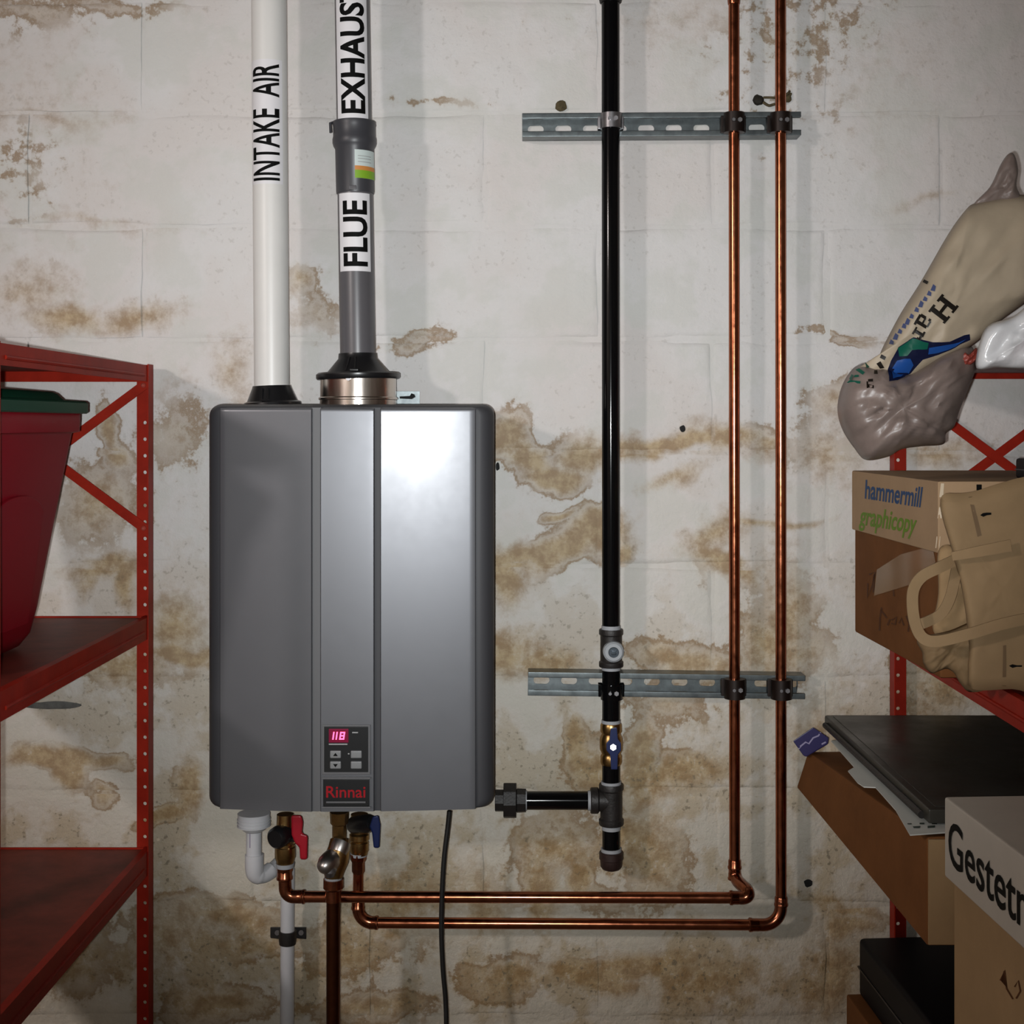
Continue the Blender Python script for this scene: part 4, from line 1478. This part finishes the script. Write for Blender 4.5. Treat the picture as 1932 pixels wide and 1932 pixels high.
def pillow(outline, center, d0, T, Tb, wr=0.0, wscale=16, n=6, rings_=16, pw=2.0, lean=(0, 0), seed=0.0):
    """closed bag from its outline in photo pixels: bulges by T to the room and Tb to the wall, with creases"""
    ol = [(p.x, p.y) for p in smooth_line([V((x, y, 0)) for x, y in outline], n, closed=True)]
    N = len(ol)
    vs_, fs_ = [], []
    cx, cy = center

    def pt(px, py, h, side):
        d = d0 + h * side + lean[0] * (px - cx) + lean[1] * (py - cy)
        q = P(px, py, d)
        if wr:
            e = (abs(h) / max(T, Tb)) ** .5
            uu, ww = (q.x + q.z) * .7, (q.x - q.z) * .7
            f1 = noise.fractal(V((uu * wscale * .55 + seed, ww * wscale * 1.25, side)), .7, 2.2, 4)
            f2 = 1 - abs(noise.noise(V((uu * wscale * .8 + seed * 2, ww * wscale * 2.2 + .6 * f1, 3)))) * 2
            q = q + V((0, -1, 0)) * wr * e * (f1 * .9 + .55 * f2)
        return q
    for side, TT in ((1, T), (-1, Tb)):
        o_ = len(vs_)
        for i in range(rings_):
            s = 1 - i / rings_ if side > 0 else 1 - i / rings_
            h = TT * math.sqrt(max(0, 1 - s ** pw))
            for (x, y) in ol:
                vs_.append(pt(cx + (x - cx) * s, cy + (y - cy) * s, h, side))
        vs_.append(pt(cx, cy, TT, side))
        for i in range(rings_ - 1):
            for j in range(N):
                fs_.append((o_ + i * N + j, o_ + i * N + (j + 1) % N, o_ + (i + 1) * N + (j + 1) % N, o_ + (i + 1) * N + j))
        for j in range(N):
            fs_.append((o_ + (rings_ - 1) * N + j, o_ + (rings_ - 1) * N + (j + 1) % N, o_ + rings_ * N))
    # weld the two rims
    k = rings_ * N + 1
    fs_ = [[(i - k if k <= i < k + N else i) for i in f] for f in fs_]
    return vs_, fs_


kb = thing('paper_bag', 'folded brown paper bag with arrow print, nearest on the middle shelf', 'paper bag', P(1900, 1303, DB), group='folded paper bags')
b1 = part('bag_sheet', pillow([(1774, 942), (1830, 929), (1990, 905), (2010, 1100), (1995, 1300), (1910, 1300), (1836, 1300), (1826, 1262), (1828, 1215), (1816, 1120), (1798, 1046)], (1890, 1110), DB, .012, .02, .004, 11, pw=12), m_kraft, kb, smooth=60)
tb1 = bvh(b1)
patch_on(tb1, [(1827, 938), (1834, 937), (1852, 1010), (1844, 1013)], 'seam', m_kraftdark, kb, sub=4)
patch_on(tb1, [(1849, 972), (1854, 968), (1861, 967), (1870, 967), (1870, 971), (1862, 972), (1855, 975)], 'arrow_print', m_ink, kb)
patch_on(tb1, [(1892, 1218), (1898, 1217), (1898, 1294), (1891, 1294)], 'seam', m_kraftdark, kb, sub=4)
patch_on(tb1, [(1903, 1256), (1910, 1253), (1918, 1255), (1928, 1255), (1928, 1258), (1918, 1258), (1910, 1260)], 'arrow_print', m_ink, kb)
part('folded_strip', G().ribbon([P(1796, 1050, DB + .025), P(1850, 1040, DB + .032), (P(1908, 1029, DB + .028))], [M(16, DB), M(20, DB), M(22, DB)], .002), m_kraft, kb)
part('handle', G().ribbon(smooth_line([P(1800, 1058, DB + .02), P(1770, 1072, DB + .028), P(1740, 1088, DB + .026), P(1724, 1112, DB + .022), P(1722, 1145, DB + .02), P(1728, 1180, DB + .02), P(1742, 1204, DB + .024), P(1770, 1210, DB + .03), P(1830, 1196, DB + .040), P(1890, 1178, DB + .040), P(1945, 1166, DB + .036)], 6), M(21, DB), .0022), m_kraft, kb, smooth=50)
part('handle', G().ribbon(smooth_line([P(1806, 1066, DB - .005), P(1801, 1095, DB + .006), P(1792, 1130, DB + .004), P(1776, 1158, DB), P(1752, 1172, DB - .006), P(1736, 1178, DB - .01)], 6), M(20, DB), .0022), m_kraft, kb, smooth=50)
kb2 = thing('paper_bag', 'crumpled brown paper bag hanging over the middle shelf edge behind the arrow-printed one', 'paper bag', P(1790, 1290, DB - .06), group='folded paper bags')
part('bag_sheet', pillow([(1732, 1205), (1790, 1190), (1850, 1170), (1900, 1200), (1870, 1290), (1832, 1306), (1812, 1290), (1800, 1270), (1786, 1262), (1772, 1266), (1756, 1270), (1742, 1252), (1740, 1232)], (1800, 1225), DB - .045, .018, .012, .010, 22, pw=4, seed=4), mat('kraft_shade', (0.22, 0.145, 0.075), .7, var=.15, vscale=14, spec=.15), kb2, smooth=60)
part('bag_sheet', pillow([(1770, 1040), (1800, 1030), (1850, 1060), (1850, 1190), (1800, 1200), (1760, 1190), (1770, 1120)], (1805, 1115), DB - .06, .01, .01, .006, 18, pw=5, seed=2), m_carton2, kb2, smooth=60)

# plastic shopping bag slung over the top shelf
DBG = .50
bag = thing('plastic_bag', 'beige printed plastic shopping bag hanging over the top shelf edge', 'plastic bag', P(1740, 868, DBG))
up_ = part('bag_body', pillow([(1838, 384), (1875, 374), (1945, 370), (2000, 420), (1990, 530), (1935, 572), (1880, 612), (1838, 650), (1770, 690), (1700, 728), (1640, 742), (1604, 726), (1612, 698), (1648, 690), (1668, 650), (1700, 590), (1738, 530), (1790, 440), (1822, 396)],
                              (1795, 580), DBG, .045, .045, .012, 9, pw=4.0), m_bagtan, bag, smooth=60)
part('bag_handle', pillow([(1838, 386), (1868, 352), (1888, 310), (1903, 290), (1914, 292), (1921, 320), (1918, 350), (1924, 378), (1880, 385)], (1895, 355), DBG, .010, .01, .005, 30, pw=3), m_bagmauve, bag, smooth=60)
lo_ = part('bag_bottom', pillow([(1602, 704), (1622, 688), (1660, 690), (1720, 700), (1790, 660), (1832, 652), (1842, 690), (1838, 706), (1812, 770), (1800, 805), (1785, 818), (1780, 838), (1740, 842), (1700, 848), (1675, 862), (1634, 868), (1612, 846), (1590, 812), (1580, 775), (1586, 735)],
                                (1705, 770), DBG + .004, .065, .06, .016, 15, pw=3.0, seed=7), m_bagmauve, bag, smooth=60)
tbg = bvh(up_, lo_)
m_w = m_bagink


def rot_map(cx, cy, w_, h_, deg):
    """unit square -> photo pixels, writing direction turned by deg (clockwise on the picture)"""
    c, s = math.cos(R(deg)), math.sin(R(deg))

    def f(u, v):
        x, y = (u - .5) * w_, (.5 - v) * h_
        return cx + x * c - y * s, cy + x * s + y * c
    return f


def slab_letter(kind, cx, cy, w_, h_, deg):
    """bold slab letters of the bag's title"""
    rects = {'H': [(.08, 0, .30, 1), (.70, 0, .92, 1), (.3, .42, .7, .58), (0, 0, .4, .13), (0, .87, .4, 1), (.6, 0, 1, .13), (.6, .87, 1, 1)],
             'a': [(.60, 0, .85, .9), (.2, .82, .7, 1), (.1, .05, .32, .5), (.2, 0, .7, .14), (.2, .42, .7, .56), (.7, 0, 1, .14), (.08, .7, .28, .9)],
             'r': [(.2, 0, .5, 1), (0, 0, .7, .16), (0, .84, .4, 1), (.5, .76, .9, .95), (.72, .62, .95, .8)]}[kind]
    f = rot_map(cx, cy, w_, h_, deg)
    vs_, fs_ = [], []
    for (a, b, c, d) in rects:
        o_ = len(vs_)
        for (u, v) in ((a, b), (c, b), (c, d), (a, d)):
            vs_.append(on_surface(tbg, *f(u, v), lift=.0022, dd=DBG))
        fs_.append((o_, o_ + 1, o_ + 2, o_ + 3))
    return vs_, fs_


part('title_letter', slab_letter('H', 1779, 583, 42, 40, 128), m_w, bag, smooth=0)
part('title_letter', slab_letter('a', 1742, 607, 27, 27, 122), m_w, bag, smooth=0)
part('title_letter', slab_letter('r', 1731, 631, 22, 22, 122), m_w, bag, smooth=0)
for (x, y, w_, h_, a) in ((1666, 674, 10, 7, 30), (1661, 690, 14, 9, 60), (1652, 704, 7, 7, 0), (1643, 719, 10, 5, 0), (1643, 729, 9, 6, 0), (1637, 727, 4, 12, 0), (1748, 533, 9, 6, 30)):
    f = rot_map(x, y, w_, h_, a)
    patch_on(tbg, [f(0, 0), f(1, 0), f(1, 1), f(0, 1)], 'small_print', m_w, bag, lift=.0018, dd=DBG)
for i, t in enumerate([0, .1, .2, .3, .4, .52, .62, .7, .8, .9, 1.0]):
    x, y = 1762 - 78 * t, 545 + 102 * t
    f = rot_map(x, y, 9 if i % 3 else 13, 8, 118)
    patch_on(tbg, [f(0, 0), f(1, .1), f(.8, 1), f(.1, .8)], 'small_print', m_bagtextblue, bag, lift=.0018, dd=DBG)
for (x, y, w_, h_, a) in ((1640, 679, 20, 8, -15), (1634, 690, 14, 6, 60), (1624, 702, 16, 7, 40), (1612, 722, 24, 6, 8), (1608, 714, 12, 5, -60), (1617, 711, 9, 5, 0)):
    f = rot_map(x, y, w_, h_, a)
    patch_on(tbg, [f(0, 0), f(1, .2), f(1, 1), f(.2, .9)], 'green_print', m_baggreen, bag, lift=.0020, dd=DBG)
patch_on(tbg, [(1694, 654), (1712, 642), (1722, 636), (1760, 646), (1790, 644), (1818, 632), (1829, 631), (1829, 640), (1800, 656), (1770, 668), (1740, 678), (1716, 704), (1706, 714), (1690, 720), (1676, 721), (1674, 700), (1680, 680)], 'emblem', m_bagnavy, bag, lift=.0022, dd=DBG, sub=9)
patch_on(tbg, [(1692, 680), (1716, 676), (1722, 688), (1712, 704), (1700, 714), (1682, 716), (1680, 700)], 'emblem', m_bagblue, bag, lift=.0030, dd=DBG, sub=6)
patch_on(tbg, [(1752, 656), (1780, 650), (1808, 646), (1822, 640), (1800, 654), (1770, 664), (1750, 668)], 'emblem', m_bagblue, bag, lift=.0030, dd=DBG, sub=6)
patch_on(tbg, [(1692, 656), (1712, 643), (1720, 638), (1750, 647), (1748, 658), (1722, 660), (1712, 672), (1696, 672)], 'emblem', m_baggreen, bag, lift=.0030, dd=DBG, sub=6)
part('red_wrapper', pillow([(1808, 674), (1818, 664), (1828, 668), (1842, 656), (1844, 672), (1838, 684), (1824, 692), (1812, 690)], (1826, 676), DBG + .030, .012, .01, .006, 60, pw=3), m_bagred, bag, smooth=60)

# shiny white bag on the top shelf
wb_ = part('plastic_bag', pillow([(1842, 694), (1850, 640), (1868, 612), (1910, 598), (1950, 570), (2010, 560), (2030, 640), (2020, 696), (1940, 697), (1880, 694)], (1935, 640), .672, .028, .03, .012, 17, pw=2.4, seed=3), m_bagwhite, None, smooth=60,
           label='crumpled shiny white plastic bag on the right rack top', cat='plastic bag')

# long brown box on the lower shelf
zB = ZC - .690
bx2 = thing('cardboard_box', 'long dark brown cardboard box sticking out from the lower shelf', 'cardboard box', (.70, -.4, zB))
pf0, pn0 = P(1502, 1486, .10), P(1749, 1786, .68)
pf1, pn1 = P(1524, 1418, .10), P(1749, 1578, .68)
pn0.z = max(pn0.z, zB + .001)
wd = .36
g = G().hexa([pn0, pn0 + V((wd, 0, 0)), pf0 + V((wd + .05, 0, 0)), pf0, pn1, pn1 + V((wd, 0, 0)), pf1 + V((wd + .05, 0, 0)), pf1])
bb2 = part('box_body', g, m_carton, bx2, bevel=.004)
tb2 = bvh(bb2)
part('box_front', G().hexa([pn0 + V((.001, -.001, .004)), pn0 + V((wd, -.001, .004)), pn0 + V((wd, -.004, .004)), pn0 + V((.001, -.004, .004)),
                            pn1 + V((.001, -.001, -.003)), pn1 + V((wd, -.001, -.003)), pn1 + V((wd, -.004, -.003)), pn1 + V((.001, -.004, -.003))]), m_carton2, bx2)
for q in ([(1669, 1582), (1673, 1600), (1680, 1618)], [(1668, 1584), (1668, 1615)], [(1684, 1600), (1690, 1612), (1696, 1638)], [(1683, 1604), (1685, 1626)]):
    patch_on(tb2, stroke(q, 5), 'marker_scrawl', m_scrib, bb2)
patch_on(tb2, [(1570, 1534), (1607, 1562), (1590, 1571), (1555, 1552)], 'parcel_tape', m_carton2, bb2, lift=.001)
patch_on(tb2, stroke([(1662, 1575), (1661, 1620), (1656, 1634), (1650, 1634)], 2.5), 'torn_edge', m_edge, bb2, lift=.001)

# white printed sheet on the box, panel on the sheet, purple packet
zs = P(1749, 1578, .68).z + .0035


def at_z(px, py, z):
    k = (ZC - z) / (S * (py - 800))
    return V(((px - 1000) * S * k, -(1 - k) * D, z))


sp = [(1568, 1399), (1612, 1449), (1600, 1456), (1618, 1478), (1630, 1486), (1652, 1487), (1690, 1530), (1717, 1577), (1800, 1571), (1830, 1500), (1620, 1395)]
shp = []
for x, y in sp:
    q = at_z(x, y, zs + .002)
    if q.y > -.11:
        q.y = -.11
    shp.append(q)
g = G()
n_ = len(shp)
g.v = [q + V((0, 0, .0015)) for q in shp] + [V(q) for q in shp]
g.f = [list(range(n_)), list(range(n_, 2 * n_))[::-1]] + [[i, (i + 1) % n_, n_ + (i + 1) % n_, n_ + i] for i in range(n_)]
sheet_ = thing('paper_sheet', 'white printed paper sheet under the dark panel on the brown box', 'paper sheet', (.62, -.45, zs))
so = part('sheet', g, m_paper, sheet_, smooth=0)
tso = bvh(so)
for q in ([(1738, 1537), (1775, 1535), (1775, 1547), (1762, 1547), (1752, 1547)], [(1712, 1554), (1720, 1554), (1720, 1556), (1712, 1556)], [(1722, 1560), (1737, 1559), (1735, 1563), (1724, 1563)], [(1735, 1553), (1744, 1553), (1744, 1556), (1735, 1556)],
          [(1750, 1559), (1764, 1558), (1764, 1562), (1750, 1563)], [(1758, 1553), (1768, 1553), (1768, 1556), (1758, 1556)]):
    patch_on(tso, q, 'print', mat('dark_green_print', (0.03, 0.045, 0.035), .6), so, lift=.0006, dd=.66)
zp = zs + .006
fp = thing('flat_panel', 'thin dark grey flat panel lying on the brown box', 'panel', (.70, -.4, zp))
zpt = zp + .019
A_ = V((.503, -.095, 0))
B_ = at_z(1752, 1527, zpt)
Bq = V((B_.x, B_.y, 0))
Cq = Bq + V((.36, .0, 0))
Dq = A_ + V((.34, 0, 0))
top = [Bq, Cq, Dq, A_]
g = G().hexa([V((p.x, p.y, zp)) for p in top] + [V((p.x, p.y, zpt)) for p in top])
part('panel_body', g, m_flat, fp, bevel=.003)
ins = [Bq + V((.012, .012, 0)), Cq + V((-.012, .012, 0)), Dq + V((-.012, -.012, 0)), A_ + V((.012, -.012, 0))]
part('panel_face', G().hexa([V((p.x, p.y, zpt - .001)) for p in ins] + [V((p.x, p.y, zpt + .0008)) for p in ins]), m_flat, fp, bevel=.0004)
part('panel_edge_strip', G().tube([V((A_.x - .003, A_.y - .02, zp + .006)), V((Bq.x - .003, Bq.y + .02, zp + .006))], .005, 10), m_cast, fp)

pk = thing('small_packet', 'small purple packet at the far corner of the brown box', 'packet', P(1530, 1425, .12))
q = [(1500, 1400), (1528, 1424), (1572, 1404), (1541, 1372)]
g = G().prism([(1496, 1398), (1534, 1372), (1564, 1392), (1562, 1404), (1522, 1428), (1516, 1426)], lambda x, y: P(x, y, .135), lambda x, y: P(x, y, .105))
pko = part('packet_body', g, m_purple, pk, bevel=.002)
tpk = bvh(pko)
for q in ([(1510, 1408), (1520, 1400), (1526, 1403), (1534, 1392), (1544, 1388), (1548, 1382)], [(1507, 1412), (1512, 1406)], [(1550, 1404), (1558, 1400)]):
    patch_on(tpk, stroke(q, 3), 'print', m_lav, pko, dd=.13)

# Gestetner carton in front of the rack
ges = thing('carton', 'tan carton with whitish lid bearing large black lettering, in front of the rack', 'carton', (.66, -.98, ZC - .775))
gf, gn = (.5020, .765), (.527, 1.21)
gb_ = part('carton_body', G().hexa(carton_pts((gf[0] + .009, gf[1] + .006), (gn[0] + .009, gn[1] - .006), .28, ZC - .775, ZC - .47)), m_carton2, ges, bevel=.004)
gl_ = part('carton_lid', G().hexa(carton_pts(gf, gn, .30, ZC - .548, ZC - .4515)), m_lidwhite, ges, bevel=.003)
tg = bvh(gl_)
vs2, fs2 = text_geo('Gestetner', .008)
# lettering lies along the aisle side of the lid
uf = V((gf[0], -gf[1], 0))
un = V((gn[0], -gn[1], 0))
du = (un - uf).normalized()


def ges_map(u, v):
    # placed along the side: starts 17 mm from the far corner
    q = uf + du * (.017 + .292 * u)
    return V((q.x - .0012, q.y, ZC - .5265 + .054 * v))


part('lettering', ([ges_map(*v) for v in vs2], fs2), m_ink, gl_, smooth=0)
tgb = bvh(gb_)
for q in ([(1888, 1850), (1896, 1830), (1900, 1865), (1912, 1885)], [(1915, 1862), (1922, 1850), (1926, 1870), (1918, 1884)]):
    patch_on(tgb, stroke(q, 3), 'marker_scrawl', m_scrib, gb_, dd=.9)
st = thing('carton', 'plain tan carton on the floor beneath the whitish-lidded carton', 'carton', (.68, -.98, 0))
part('carton_body', G().hexa(carton_pts((.505, .775), (.53, 1.215), .30, 0.0, ZC - .7755)), m_carton2, st, bevel=.004)
part('carton_flap', G().hexa(carton_pts((.506, .777), (.529, 1.208), .145, ZC - .7785, ZC - .7752)), m_carton, st)

# black case on a brown carton, low on the rack
zc_ = P(1620, 1768, .10).z
blk = thing('black_case', 'black vinyl case on the lowest carton under the lower shelf', 'case', (.75, -.35, zc_ - .1))
cp0 = carton_pts((.560, .100), (.592, .60), .38, zc_ - .098, zc_)
bo = part('case_body', G().hexa(cp0), m_blackcase, blk, bevel=.008, seg=3)
part('case_seam', G().hexa(carton_pts((.5585, .099), (.5905, .601), .382, zc_ - .052, zc_ - .049)), m_rubber, blk)
part('case_clasp', G().hexa(carton_pts((.5720, .36), (.5745, .395), .008, zc_ - .066, zc_ - .036)), m_clampdark, blk, bevel=.001)
lowb = thing('cardboard_box', 'brown cardboard box at the bottom, carrying the black case', 'cardboard box', (.75, -.35, 0))
part('box_body', G().hexa(carton_pts((.540, .095), (.575, .62), .42, 0, zc_ - .0985)), m_carton, lowb, bevel=.004)
part('parcel_tape', G().hexa(carton_pts((.5394, .30), (.5426, .345), .43, .02, zc_ - .098)), m_carton2, lowb)
